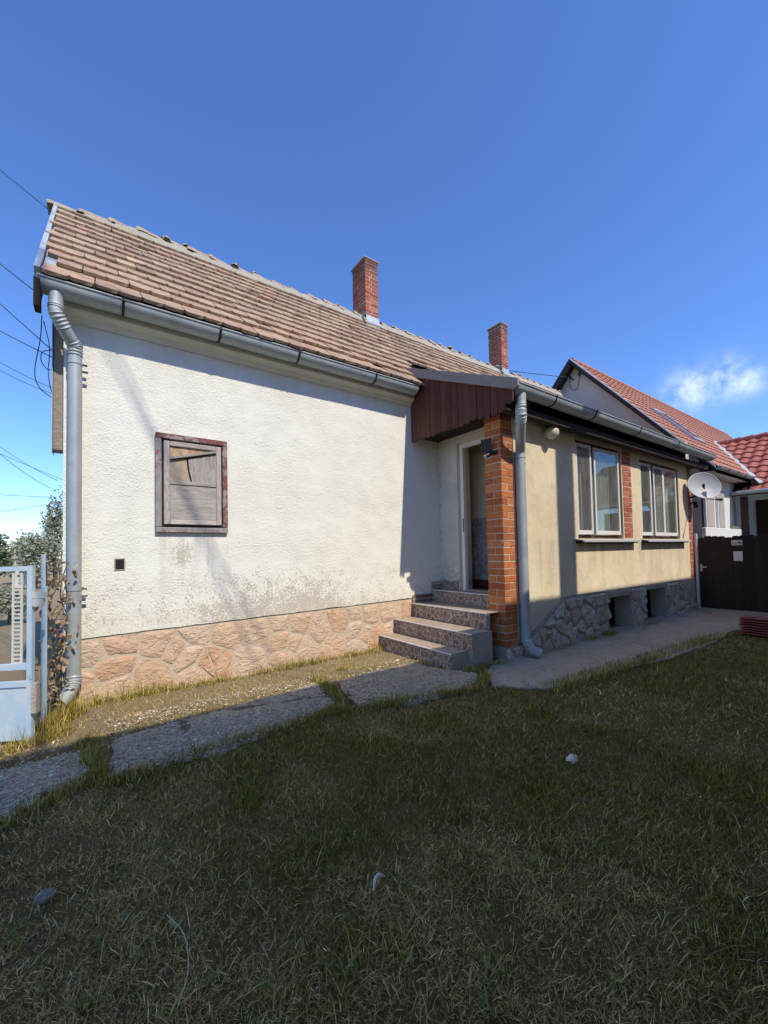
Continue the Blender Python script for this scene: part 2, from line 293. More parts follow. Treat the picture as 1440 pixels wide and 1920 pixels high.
# ground
t = NT('yard_soil', .97, spec=.05); v = t.coord('World'); big = t.noise(v, .9, 3, .6); mid = t.noise(v, 5, 3, .7); fine = t.noise(v, 110, 3, .8)
c = t.mix(t.ramp(big, [(.35, 0.), (.65, 1.)]), (.20, .135, .05), (.31, .215, .085)); c = t.mix(t.ramp(mid, [(.4, 0.), (.65, .75)]), c, (.15, .125, .035))
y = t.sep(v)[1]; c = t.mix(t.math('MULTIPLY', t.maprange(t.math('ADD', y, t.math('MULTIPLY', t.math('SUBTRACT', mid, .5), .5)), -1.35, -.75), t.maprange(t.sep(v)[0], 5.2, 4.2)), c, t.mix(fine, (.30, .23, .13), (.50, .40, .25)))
c = t.mix(t.ramp(fine, [(.55, 0.), (.75, .6)]), c, (.60, .44, .19))
h = t.math('ADD', fine, t.math('MULTIPLY', t.noise(v, 18, 4), 1.2)); t.done(c, normal=t.bump(h, .03, 1))
t = NT('aggregate_concrete', .93, spec=.15); v = t.coord('World'); sm = t.noise(v, 1.6, 5, .65); peb = t.vor(v, 34, 'F1'); pc = t.vor(v, 34, 'F1', 'Color'); ck = t.vor(t.coord('World', (1, .7, 0)), .62, 'DISTANCE_TO_EDGE'); ck2 = t.math('ADD', ck, t.math('MULTIPLY', t.math('SUBTRACT', t.noise(v, 5, 4, .7), .5), .09)); fine = t.noise(v, 90, 3)
worn = t.ramp(sm, [(.38, 1.), (.62, .5)])
c = t.mix(t.noise(v, 6, 5, .7), (.52, .43, .285), (.66, .555, .385))
pcol = t.ramp(pc, [(0., (.30, .245, .16)), (.5, (.60, .50, .35)), (1., (.84, .74, .55))])
c = t.mix(t.math('MULTIPLY', worn, t.ramp(peb, [(.32, .85), (.5, 0.)])), c, pcol)
c = t.mix(t.ramp(t.noise(v, 3.3, 5, .7), [(.56, 0.), (.68, .7)]), c, (.22, .18, .12))
c = t.mix(t.ramp(t.noise(v, 28, 4, .7), [(.56, 0.), (.70, .75)]), c, (.085, .08, .068))
c = t.mix(t.ramp(ck2, [(.003, .8), (.012, 0.)]), c, (.08, .07, .05))
c = t.mix(t.ramp(t.noise(v, 70, 2, .5), [(.66, 0.), (.72, .8)]), c, (.75, .70, .60))
h = t.math('MULTIPLY', t.ramp(peb, [(.1, 1.), (.5, 0.)]), worn); t.done(c, normal=t.bump(h, .018, 1, t.bump(t.noise(v, 12, 6, .75), .05, 1)))
t = NT('apron_concrete', .93, spec=.15); v = t.coord('World')
c = t.mix(t.ramp(t.noise(v, 1.4, 6, .7), [(.3, 0.), (.7, 1.)]), (.40, .33, .22), (.56, .47, .325)); c = t.mix(t.ramp(t.noise(v, 9, 5, .7), [(.5, 0.), (.7, .5)]), c, (.13, .12, .10))
t.done(c, normal=t.bump(t.noise(v, 30, 5, .7), .012, 1))
t = NT('grass_blade', .75, spec=.25); att = t.n.new('ShaderNodeAttribute'); att.attribute_name = 'tint_color'
t.b.inputs['Subsurface Weight'].default_value = 0
t.done(att.outputs['Color'])
def leafmat(name, stops):
    t = NT(name, .7, spec=.25); at = t.n.new('ShaderNodeAttribute'); at.attribute_name = 'tint'
    r = t.math('FRACT', t.math('ADD', t.rand(), at.outputs['Fac'])); t.done(t.ramp(r, stops))
leafmat('pebble', [(0., (.30, .245, .165)), (.4, (.56, .465, .33)), (.75, (.46, .375, .26)), (.9, (.80, .70, .53)), (1., (.66, .56, .41))])
leafmat('weed_leaf', [(0., (.10, .13, .02)), (.4, (.15, .17, .025)), (.7, (.20, .19, .04)), (.85, (.36, .24, .09)), (1., (.12, .14, .02))])
leafmat('dry_leaf', [(0., (.26, .15, .085)), (.35, (.40, .27, .15)), (.6, (.20, .17, .12)), (.8, (.45, .34, .20)), (1., (.30, .27, .15))])
leafmat('green_leaf', [(0., (.10, .13, .06)), (.4, (.14, .17, .085)), (.7, (.18, .20, .11)), (1., (.12, .15, .08))])
leafmat('hazed_leaf', [(0., (.24, .26, .16)), (.5, (.30, .32, .21)), (1., (.36, .37, .27))])  # leaf colour paled to put haze over the distant foliage
t = NT('bark', .9); v = t.coord('World', (8, 8, 1)); t.done(t.mix(t.noise(v, 5, 5), (.09, .065, .045), (.17, .13, .095)))
# fence paint
t = NT('pale_blue_paint', .6, spec=.35); v = t.coord('World'); n = t.noise(v, 6, 6, .7)
c = t.mix(t.ramp(t.noise(v, 3, 5, .6), [(.35, 0.), (.65, 1.)]), (.42, .56, .66), (.56, .66, .70)); c = t.mix(t.ramp(n, [(.56, 0.), (.62, .7)]), c, (.66, .62, .55))
c = t.mix(t.ramp(t.noise(v, 13, 5, .75), [(.64, 0.), (.68, .8)]), c, (.24, .12, .06)); t.done(c, normal=t.bump(n, .004, 1))
t = NT('cream_paint', .6, spec=.3); v = t.coord('World'); c = t.mix(t.noise(v, 8, 5), (.60, .62, .56), (.70, .70, .62)); c = t.mix(t.ramp(t.noise(v, 18, 5, .7), [(.64, 0.), (.7, .7)]), c, (.30, .20, .12)); t.done(c)
t = NT('grey_render', .9); v = t.coord('World'); t.done(t.mix(t.ramp(t.noise(v, 1.2, 6, .65), [(.3, 0.), (.7, 1.)]), (.50, .45, .40), (.60, .545, .485)), normal=t.bump(t.noise(v, 25, 4), .006, 1))
t = NT('house_white', .9); v = t.coord('World'); t.done(t.mix(t.noise(v, 1.5, 5), (.68, .67, .64), (.78, .77, .74)), normal=t.bump(t.noise(v, 25, 4), .005, 1))
t = NT('beige_render', .9); v = t.coord('World'); t.done(t.mix(t.noise(v, 1.2, 5), (.70, .62, .48), (.76, .68, .54)))
t = NT('red_sheet', .6, spec=.3); v = t.coord('World'); t.done(t.mix(t.noise(v, 8, 5), (.27, .065, .04), (.38, .12, .075)))
t = NT('white_scrap', .7); t.done((.66, .60, .50))
t = NT('grey_scrap', .85); v = t.coord('World'); t.done(t.mix(t.noise(v, 20, 4), (.22, .185, .145), (.36, .31, .25)), normal=t.bump(t.noise(v, 30, 4), .01, 1))
t = NT('sign_face', .5, spec=.4); t.done((.62, .63, .60))
t = NT('plaque_face', .5, spec=.4); t.done((.70, .71, .71))
M = MATS

# ------------------------------------------------------------------ mesh helpers
class MB:
    def __init__(s): s.v = []; s.f = []; s.tint = []
    def add(s, vs, fs):
        o = len(s.v); s.v += [tuple(p) for p in vs]; s.f += [tuple(i + o for i in f) for f in fs]; return s
    def box(s, x0, x1, y0, y1, z0, z1):
        return s.add([(x0, y0, z0), (x1, y0, z0), (x1, y1, z0), (x0, y1, z0), (x0, y0, z1), (x1, y0, z1), (x1, y1, z1), (x0, y1, z1)],
                     [(0, 3, 2, 1), (4, 5, 6, 7), (0, 1, 5, 4), (1, 2, 6, 5), (2, 3, 7, 6), (3, 0, 4, 7)])
    def bbox(s, x0, x1, y0, y1, z0, z1, b=.004):          # box with chamfered edges
        X = (x0, x0 + b, x1 - b, x1); Y = (y0, y0 + b, y1 - b, y1); Z = (z0, z0 + b, z1 - b, z1)
        o = len(s.v); idx = {}
        def p(i, j, k):
            if (i, j, k) not in idx: idx[(i, j, k)] = len(s.v); s.v.append((X[i], Y[j], Z[k]))
            return idx[(i, j, k)]
        a, d = 1, 2
        s.f += [(p(a, 0, a), p(d, 0, a), p(d, 0, d), p(a, 0, d)), (p(d, 3, a), p(a, 3, a), p(a, 3, d), p(d, 3, d)),
                (p(0, d, a), p(0, a, a), p(0, a, d), p(0, d, d)), (p(3, a, a), p(3, d, a), p(3, d, d), p(3, a, d)),
                (p(a, d, 0), p(d, d, 0), p(d, a, 0), p(a, a, 0)), (p(a, a, 3), p(d, a, 3), p(d, d, 3), p(a, d, 3))]
        for i, I in ((a, 0), (d, 3)):
            for j, J in ((a, 0), (d, 3)): s.f.append((p(I, j, a), p(i, J, a), p(i, J, d), p(I, j, d)))
            for k, K in ((a, 0), (d, 3)): s.f.append((p(I, a, k), p(i, a, K), p(i, d, K), p(I, d, k)))
        for j, J in ((a, 0), (d, 3)):
            for k, K in ((a, 0), (d, 3)): s.f.append((p(a, J, k), p(a, j, K), p(d, j, K), p(d, J, k)))
        for i, I in ((a, 0), (d, 3)):
            for j, J in ((a, 0), (d, 3)):
                for k, K in ((a, 0), (d, 3)): s.f.append((p(I, j, k), p(i, J, k), p(i, j, K)))
        return s
    def prism(s, poly, ax, a, b):                         # poly in the two other axes, extruded along ax
        n = len(poly)
        def mk(p, t):
            return {0: (t, p[0], p[1]), 1: (p[0], t, p[1]), 2: (p[0], p[1], t)}[ax]
        return s.add([mk(p, a) for p in poly] + [mk(p, b) for p in poly],
                     [tuple(range(n))[::-1], tuple(range(n, 2 * n))] + [(i, (i + 1) % n, n + (i + 1) % n, n + i) for i in range(n)])
    def tube(s, path, rad, seg=10, cap=True):
        path = [Vector(p) for p in path]; n = len(path); rads = rad if isinstance(rad, (list, tuple)) else [rad] * n
        o = len(s.v); up = None
        for i, p in enumerate(path):
            d = (path[min(i + 1, n - 1)] - path[max(i - 1, 0)]).normalized()
            if up is None: up = Vector((0, 0, 1)) if abs(d.z) < .9 else Vector((1, 0, 0))
            sd = d.cross(up).normalized(); up = sd.cross(d).normalized()
            for k in range(seg):
                a = 2 * math.pi * k / seg; q = p + (sd * math.cos(a) + up * math.sin(a)) * rads[i]; s.v.append(tuple(q))
        for i in range(n - 1):
            for k in range(seg):
                s.f.append((o + i * seg + k, o + i * seg + (k + 1) % seg, o + (i + 1) * seg + (k + 1) % seg, o + (i + 1) * seg + k))
        if cap: s.f.append(tuple(o + k for k in range(seg))[::-1]); s.f.append(tuple(o + (n - 1) * seg + k for k in range(seg)))
        return s
    def jitter(s, a, sc=3.0):
        for i, p in enumerate(s.v):
            q = mnoise.noise_vector(Vector(p) * sc); s.v[i] = (p[0] + q.x * a, p[1] + q.y * a, p[2] + q.z * a)
        return s
    def mesh(s, name, mat, smooth=False, tint=None):
        m = bpy.data.meshes.new(name); m.from_pydata(s.v, [], s.f); m.validate(); m.update()
        import bmesh as _b
        bm = _b.new(); bm.from_mesh(m); _b.ops.recalc_face_normals(bm, faces=bm.faces); bm.to_mesh(m); bm.free()
        if mat: m.materials.append(M[mat] if isinstance(mat, str) else mat)
        if smooth:
            m.polygons.foreach_set('use_smooth', [True] * len(m.polygons))
            m.set_sharp_from_angle(angle=math.radians(38))
        return m
    def build(s, name, mat, parent=None, smooth=False, label=None):
        return link(name, s.mesh(name, mat, smooth), parent, label)
def link(name, me, parent=None, label=None, matrix=None):
    o = bpy.data.objects.new(name, me); COL.objects.link(o)
    if matrix is not None: o.matrix_basis = matrix
    if parent is not None:
        o.parent = parent; o.matrix_parent_inverse = WORLD[parent.name].inverted()
        WORLD[o.name] = WORLD[parent.name] @ o.matrix_parent_inverse @ o.matrix_basis
    else: WORLD[o.name] = o.matrix_basis.copy()
    if label: o['label'] = label
    return o
WORLD = {}
def thing(name, loc, label, cat, group=None):
    o = bpy.data.objects.new(name, None); COL.objects.link(o); o.location = loc; o.empty_display_size = .2
    WORLD[o.name] = Matrix.Translation(loc); tag(o, label, cat, group); return o
def tag(o, label, cat, group=None):
    o['label'] = label; o['category'] = cat
    if group: o['group'] = group
    return o
def structure(o): o['kind'] = 'structure'; return o
def smooth_path(pts, n=8):
    out = []; P = [Vector(p) for p in pts]; P = [P[0] * 2 - P[1]] + P + [P[-1] * 2 - P[-2]]
    for i in range(1, len(P) - 2):
        for k in range(n):
            t = k / n; a, b, c, d = P[i - 1], P[i], P[i + 1], P[i + 2]
            out.append(.5 * ((2 * b) + (c - a) * t + (2 * a - 5 * b + 4 * c - d) * t * t + (3 * b - a - 3 * c + d) * t ** 3))
    out.append(P[-2]); return out

# ------------------------------------------------------------------ ground
def inpoly(poly, x, y):
    r = np.zeros(np.shape(x), bool); n = len(poly); j = n - 1
    for i in range(n):
        xi, yi = poly[i]; xj, yj = poly[j]
        c = ((yi > y) != (yj > y)) & (x < (xj - xi) * (y - yi) / (yj - yi + 1e-12) + xi); r ^= c; j = i
    return r
def rough_edge(poly, step=.05, amp=.06, seed=0):
    out = []; n = len(poly)
    for i in range(n):
        a = Vector((*poly[i], 0)); b = Vector((*poly[(i + 1) % n], 0)); m = max(1, int((b - a).length / step))
        for k in range(m):
            p = a.lerp(b, k / m); q = mnoise.noise_vector(p * 4 + Vector((seed, 3, 5))) * amp + mnoise.noise_vector(p * 17 + Vector((seed, 9, 1))) * amp * .5
            out.append((p.x + q.x, p.y + q.y))
    return out
gm = MB(); N = 70
xs = [-400, -120, -40, -14] + list(np.linspace(-6, 14, N)) + [30, 80, 200, 500]; ys = [-400, -120, -40, -14] + list(np.linspace(-8, 2, 60)) + [12, 30, 90, 250, 600]
def gz(x, y):
    if -6 <= x <= 14 and -8 <= y <= 2: return mnoise.noise(Vector((x * .7, y * .7, 0))) * .025 + mnoise.noise(Vector((x * 3, y * 3, 4))) * .010 - .012
    return -.02
gm.v = [(x, y, gz(x, y)) for y in ys for x in xs]; W_ = len(xs)
gm.f = [(j * W_ + i, j * W_ + i + 1, (j + 1) * W_ + i + 1, (j + 1) * W_ + i) for j in range(len(ys) - 1) for i in range(W_ - 1)]
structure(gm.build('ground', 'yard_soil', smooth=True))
SLABS = [[(-4, -1.55), (-.6, -1.32), (.17, -1.28), (.24, -1.74), (-.18, -2.05), (-.9, -2.6), (-4, -4.6)],
         [(.40, -1.20), (1.2, -1.12), (2.50, -.96), (2.36, -1.25), (2.32, -1.66), (1.7, -1.93), (1.03, -2.04), (.345, -1.90)],
         [(2.66, -1.06), (3.85, -1.00), (4.05, -1.66), (4.25, -1.90), (3.75, -2.22), (3.0, -2.20), (2.45, -1.86)]]
APRON = [(3.98, -2.36), (4.36, -2.80), (5.3, -2.88), (6.55, -3.10), (8.2, -3.2), (9.5, -3.12), (11.2, -3.3), (12.9, -4.2), (12.9, -1.6), (5.0, -1.6), (4.3, -1.95)]
for i, p in enumerate(SLABS):
    q = rough_edge(p, seed=i * 7); m = MB(); c = (sum(a[0] for a in q) / len(q), sum(a[1] for a in q) / len(q)); n = len(q)
    m.v = [(a, b, -.06) for a, b in q] + [(a, b, -.004 + .008 * mnoise.noise(Vector((a * 5, b * 5, 1)))) for a, b in q] + [(c[0] + (a - c[0]) * .95, c[1] + (b - c[1]) * .95, .014 + .008 * mnoise.noise(Vector((a * 2, b * 2, 2)))) for a, b in q] + [(c[0], c[1], .016)]
    for k in range(n):
        l = (k + 1) % n; m.f += [(k, l, n + l, n + k), (n + k, n + l, 2 * n + l, 2 * n + k), (2 * n + k, 2 * n + l, 3 * n)]
    structure(m.build('concrete_path', 'aggregate_concrete'))
q = rough_edge(APRON, .1, .04, 31); m = MB(); m.prism(q, 2, -.06, .005); structure(m.build('concrete_apron', 'apron_concrete'))

# ------------------------------------------------------------------ the house
house = thing('house', (0, 0, 0), 'whitewashed old house with tiled roof, pink stone plinth and ochre wing', 'house')
XR = 5.43; W = -1.73
# main wall with an uneven lower edge of the render
pl_top = lambda x: .695 + .012 * x
bot = [(x, pl_top(x) + .010 * mnoise.noise(Vector((x * 3, 0, 7))) + .006 * mnoise.noise(Vector((x * 13, 0, 7)))) for x in np.linspace(0, 5.43, 90)]
m = MB(); m.prism(bot + [(5.43, 4.30), (0, 4.30)], 1, 0, .30); wall = m.build('wall', 'white_roughcast', house)
m = MB(); m.prism([(.30, .7), (3.9, .7), (3.9, 4.3), (1.95, 6.62), (.30, 4.72)], 0, 0.0, .25); m.build('gable_wall', 'white_roughcast', house)
m = MB(); m.box(0.02, 13.2, 3.9, 4.15, 0, 4.3); m.box(.02, 13.0, .31, 3.9, -.02, .02); m.build('rear_wall', 'white_roughcast', house)
m = MB(); m.box(12.9, 13.15, -1.5, 3.9, 0, 4.3); m.prism([(.30, 4.3), (3.9, 4.3), (1.95, 6.62)], 0, 12.9, 13.15); m.build('end_wall', 'grey_render', house)
# eaves cornice: boxed soffit and moulding
m = MB(); m.prism([(0.0, 4.10), (-.022, 4.10), (-.027, 4.12), (-.045, 4.135), (-.055, 4.16), (-.115, 4.20), (-.12, 4.21), (-.12, 4.30), (0.0, 4.30)], 0, -.02, 4.79); m.build('cornice', 'white_roughcast', house)

# --- Voronoi masonry
def clip(poly, nx, ny, c):
    out = []; n = len(poly)
    for i in range(n):
        a, b = poly[i], poly[(i + 1) % n]; da = nx * a[0] + ny * a[1] - c; db = nx * b[0] + ny * b[1] - c
        if da <= 0: out.append(a)
        if (da < 0) != (db < 0) and da != db: t = da / (da - db); out.append((a[0] + (b[0] - a[0]) * t, a[1] + (b[1] - a[1]) * t))
    return out
def cells(seeds, bound):
    res = []
    for i, s in enumerate(seeds):
        p = list(bound)
        for j, q in enumerate(seeds):
            if i == j: continue
            nx, ny = q[0] - s[0], q[1] - s[1]; p = clip(p, nx, ny, (nx * (s[0] + q[0]) + ny * (s[1] + q[1])) / 2)
            if len(p) < 3: break
        if len(p) >= 3: res.append(p)
    return res
def area(p): return abs(sum(p[i][0] * p[(i + 1) % len(p)][1] - p[(i + 1) % len(p)][0] * p[i][1] for i in range(len(p)))) / 2
def stone_obj(poly, yface, parent, mat, gap=.011, proud=.035, seed=0, name='stone', rough=.02):
    cx = sum(p[0] for p in poly) / len(poly); cy = sum(p[1] for p in poly) / len(poly)
    pts = []; n = len(poly)
    for i in range(n):
        a, b = Vector(poly[i]), Vector(poly[(i + 1) % n]); L = (b - a).length; k = max(1, round(L / .09))
        for j in range(k):
            t = (j + (.22 if k > 1 and j == 0 else 0)) / k if k > 1 else .5 * (j == 0) + 0
            if k == 1: t = .5
            pts.append(a.lerp(b, t))
    if len(pts) < 4: return
    c = Vector((cx, cy)); r = math.sqrt(area(poly) / 3.14); n = len(pts); v = []; rings = ((0., .02), (0.004, -.5), (.10, -.85), (.5, -1.0))
    for ri, (ins, d) in enumerate(rings):
        for i, p in enumerate(pts):
            dirv = (c - p); L = dirv.length; sh = gap if ri == 0 else gap + ins * r
            q = p + dirv * min(.9, sh / max(L, 1e-4)); e = mnoise.noise_vector(Vector((q.x * 9, q.y * 9, seed))) * .012
            nz = mnoise.noise(Vector((q.x * 6, q.y * 6, seed + 3))) * rough + mnoise.noise(Vector((q.x * 16, q.y * 16, seed + 3))) * rough * .5
            v.append((q.x + e.x - cx, (.03 if ri == 0 else proud * d + (nz if ri > 1 else 0)), q.y + e.y - cy))
    v.append((0, -proud + mnoise.noise(Vector((cx * 6, cy * 6, seed))) * rough, 0)); f = []
    for ri in range(3):
        for i in range(n): j = (i + 1) % n; f.append((ri * n + i, ri * n + j, (ri + 1) * n + j, (ri + 1) * n + i))
    for i in range(n): f.append((3 * n + i, 3 * n + (i + 1) % n, 4 * n))
    mb = MB(); mb.v = v; mb.f = f; me = mb.mesh(name, mat, True)
    return link(name, me, parent, matrix=Matrix.Translation((cx, yface, cy)))
rs = random.Random(5)
m = MB(); m.prism([(0, -.1), (5.43, -.1), (5.43, .74), (0, .69)], 1, .014, .30); plinth = m.build('plinth', 'mortar', house)
seeds = []
x = .12
while x < 4.75:
    hgt = pl_top(x); k = rs.choice((2, 2, 2, 3, 2)); wd = rs.uniform(.34, .52) if k == 2 else rs.uniform(.28, .36)
    if k == 2: seeds += [(x + rs.uniform(-.06, .06), hgt * rs.uniform(.22, .34)), (x + rs.uniform(-.1, .14), hgt * rs.uniform(.70, .82))]
    else: seeds += [(x + rs.uniform(-.06, .06), hgt * .14), (x + rs.uniform(-.07, .1), hgt * .47), (x + rs.uniform(-.06, .06), hgt * .85)]
    x += wd
    if rs.random() < .35: seeds.append((x - wd / 2, hgt * rs.uniform(.3, .7)))
for i, p in enumerate(cells(seeds, [(0, -.06), (4.75, -.06), (4.75, .735), (0, .685)])):
    if area(p) > .004: stone_obj(p, .020, plinth, 'pink_stone', .015, .018, i, rough=.016)

# --- roof
EY, EZ, RY = -.30, 4.395, 2.05; SL = 1.01
rz = lambda y: EZ + SL * (y - EY)
ang = math.atan(SL); slope_len = (RY - EY) / math.cos(ang); RL, RR = -.17, 13.1
m = MB(); m.prism([(EY, EZ - .06), (RY, rz(RY) - .06), (RY, rz(RY) - .12), (EY, EZ - .12)], 0, RL, RR)
m.prism([(RY + .02, rz(RY) - .06), (2 * RY - EY, EZ - .06), (2 * RY - EY, EZ - .12), (RY + .02, rz(RY) - .12)], 0, RL, RR)
roof = m.build('roof', 'dark_timber', house)
def tile_mesh(seed, wd=.208, ln=.40, th=.036):
    r = random.Random(seed); b = MB(); P = lambda a: r.uniform(-a, a)
    # u across, v up slope (0 = lower edge), w normal; lower edge slightly worn and curved
    us = (-.5, -.36, 0, .36, .5); v = []
    sk = P(.008)
    for (wv, off) in ((0., 0.), (th, 0.)):
        for u in us: v.append((u * wd + P(.001), (.016 if abs(u) == .5 else 0) + P(.004) + sk * u, wv + (.004 if abs(u) == .5 else 0) - (.004 if off else 0)))
    for u in us: v.append((u * wd, ln, 0.))
    for u in us: v.append((u * wd, ln, th * .7))
    f = []
    for i in range(4): f += [(i, i + 1, 6 + i, 5 + i), (5 + i, 6 + i, 16 + i, 15 + i), (i, 10 + i, 11 + i, i + 1), ]
    f += [(0, 5, 15, 10), (4, 14, 19, 9)]
    b.v = v; b.f = f; return b
TM = [tile_mesh(i) for i in range(6)]; TMM = [b.mesh('tile', 'old_roof_tile') for b in TM]
rows = 12; ex = slope_len / rows; tiles = []
Rslope = Matrix(((1, 0, 0, 0), (0, math.cos(ang), -math.sin(ang), 0), (0, math.sin(ang), math.cos(ang), 0), (0, 0, 0, 1)))
rt = random.Random(3)
for r in range(rows):
    s = r * ex - (.085 if r == 0 else .03); off = (.106 if r % 2 else 0) + rt.uniform(-.02, .02); ncol = int((RR - RL) / .2125)
    wav = rt.uniform(-.006, .006)
    for cidx in range(-1 if r % 2 else 0, ncol):
        xx = RL + .13 + off + cidx * .2125 + (.045 if cidx < 0 else 0)
        if xx > RR - .1: continue
        half = False
        y = EY + s * math.cos(ang); zz = EZ + s * math.sin(ang)
        if xx > 5.0 and y < .40: continue                  # lies under the lower wing roof
        if r == 1 and cidx == -1: continue                  # the missing tile by the verge
        if 5.10 < xx < 5.56 and y > 1.66: continue
        if 9.8 < xx < 10.25 and y > 1.66: continue
        sag = .018 * mnoise.noise(Vector((xx * .6, r * .4, 3)))
        tilt = math.radians(4.6 + rt.uniform(-.7, .9) + (2.2 if rt.random() < .06 else 0))
        Mx = Matrix.Translation((xx + rt.uniform(-.003, .003), y, zz + sag)) @ Rslope @ Matrix.Translation((0, rt.uniform(-.011, .011) + wav, .022)) @ Matrix.Rotation(-tilt, 4, 'X') @ Matrix.Rotation(rt.uniform(-.018, .018), 4, 'Z') @ Matrix.Rotation(rt.uniform(-.014, .014), 4, 'Y')
        tiles.append(((Vector((xx, y, zz)) - CAM).length, Mx, rt.randrange(6)))
tiles.sort(key=lambda q: q[0])
for d, Mx, k in tiles[:296]: link('tile', TMM[k], roof, matrix=Mx)
def joined(name, items, meshes, mat, parent, label=None):
    vs, fs, tn = [], [], []; rr = random.Random(11)
    for Mx, k in items:
        o = len(vs); b = meshes[k]; vs += [tuple(Mx @ Vector(p)) for p in b.v]; fs += [tuple(i + o for i in f) for f in b.f]; tn += [rr.random()] * len(b.v)
    b = MB(); b.v = vs; b.f = fs; me = b.mesh(name, mat); at = me.attributes.new('tint', 'FLOAT', 'POINT'); at.data.foreach_set('value', tn)
    o = link(name, me, parent); o['kind'] = 'stuff'
    if label: o['label'] = label
    return o
joined('far_tiles', [(Mx, k) for d, Mx, k in tiles[296:]], TM, 'old_roof_tile', roof)
# ridge tiles bedded in mortar
def ridge_mesh(seed):
    r = random.Random(seed); b = MB(); L = .40; n = 7; rings = ((0, .125, 0), (.05, .128, .004), (L * .5, .112, 0), (L, .100, -.012)); 
    for (xx, rad, dz) in rings:
        for th in (0, .016):
            for k in range(n):
                a = math.pi * (k / (n - 1)) ; b.v.append((xx, -math.cos(a) * (rad - th) * 1.05, math.sin(a) * (rad - th) * .85 + dz - .05 + (r.uniform(-.004, .004))))
    for i in range(3):
        for k in range(n - 1): b.f.append((i * 14 + k, i * 14 + k + 1, (i + 1) * 14 + k + 1, (i + 1) * 14 + k)); b.f.append((i * 14 + 7 + k, (i + 1) * 14 + 7 + k, (i + 1) * 14 + 8 + k, i * 14 + 8 + k))
    for k in range(n - 1): b.f.append((k, 7 + k, 8 + k, k + 1))
    return b
RMs = [ridge_mesh(i).mesh('ridge_tile', 'ridge_clay', True) for i in range(3)]
def lump(seed, r0):
    rr = random.Random(seed); b = MB(); n = 7
    for j, (w, h) in enumerate(((1., 0), (.95, .35), (.6, .8), (.15, 1.))):
        for k in range(n): a = 2 * math.pi * k / n; q = rr.uniform(.7, 1.2); b.v.append((math.cos(a) * w * r0 * q, math.sin(a) * w * r0 * q * 1.2, h * r0 * .75 * rr.uniform(.8, 1.2)))
    for j in range(3):
        for k in range(n): b.f.append((j * n + k, j * n + (k + 1) % n, (j + 1) * n + (k + 1) % n, (j + 1) * n + k))
    b.f.append(tuple(3 * n + k for k in range(n))); return b
LM = [lump(i, .062).mesh('mortar_lump', 'lichen_mortar', True) for i in range(4)]
xx = -.30; i = 0
while xx < 12.9:
    z0 = rz(RY) + .06 + .03 * mnoise.noise(Vector((xx * .5, 0, 0))) - (.10 * max(0, .7 - xx) if xx < .7 else 0)
    if not (4.95 < xx < 5.5 or 9.6 < xx < 10.15):
        link('ridge_tile', RMs[i % 3], roof, matrix=Matrix.Translation((xx, RY, z0)) @ Matrix.Rotation(rt.uniform(-.04, .04) - (.09 if xx < .2 else 0), 4, 'Y') @ Matrix.Rotation(rt.uniform(-.03, .03), 4, 'Z'))
        for q in range(2 if xx < 2.5 else 1): link('mortar_lump', LM[rt.randrange(4)], roof, matrix=Matrix.Translation((xx + .40 + rt.uniform(-.04, .04), RY + rt.uniform(-.08, .0) - .05 * q, z0 + (.03 if q == 0 else -.03))) @ Matrix.Rotation(rt.uniform(0, 6), 4, 'Z') @ Matrix.Scale(rt.uniform(.6, 1.15), 4))
    xx += .37; i += 1
m = MB()
for k, xq in enumerate(np.arange(-.1, 12.9, .15)):
    pass
mm = MB(); xa = np.linspace(-.15, 13, 120)
for x_ in xa:
    d_ = .03 * mnoise.noise(Vector((x_ * 4, 2, 2))); mm.v += [(x_, RY - .20 + d_, rz(RY - .20 + d_) + .045), (x_, RY - .13, rz(RY) + .005 - (.10 * max(0, .7 - x_) if x_ < .7 else 0) + .045 * mnoise.noise(Vector((x_ * 6, 5, 2)))), (x_, RY, rz(RY) + .06 - (.10 * max(0, .7 - x_) if x_ < .7 else 0))]
for k in range(len(xa) - 1):
    for j in range(2): mm.f.append((k * 3 + j, (k + 1) * 3 + j, (k + 1) * 3 + j + 1, k * 3 + j + 1))
mm.build('ridge_bedding', 'lichen_mortar', roof, True)
# verge flashing on the left edge
def slope_pt(x, s, n): return (x, EY + s * math.cos(ang) - n * math.sin(ang), EZ + s * math.sin(ang) + n * math.cos(ang))
def slope_box(b, x0, x1, s0, s1, n0, n1):
    P = [slope_pt(x, s, n) for n in (n0, n1) for (x, s) in ((x0, s0), (x1, s0), (x1, s1), (x0, s1))]
    b.add(P, [(0, 3, 2, 1), (4, 5, 6, 7), (0, 1, 5, 4), (1, 2, 6, 5), (2, 3, 7, 6), (3, 0, 4, 7)]); return b
m = MB(); slope_box(m, -.212, -.165, -.05, 1.35, -.09, .055); m.build('verge_flashing', 'flashing', roof)
m = MB(); slope_box(m, -.210, -.167, 1.352, 3.2, -.09, .05); m.build('verge_flashing', 'flashing', roof)
m = MB(); slope_box(m, -.154, -.06, -.02, 3.15, -.02, .018); m.build('verge_tray', 'flashing', roof)
m = MB(); slope_box(m, -.21, -.17, -.07, 3.3, -.26, -.104); m.build('verge_board', 'dark_timber', roof)
m = MB(); m.box(-.215, -.165, -.36, -.20, 4.02, 4.30); m.build('eaves_board', 'dark_timber', roof)
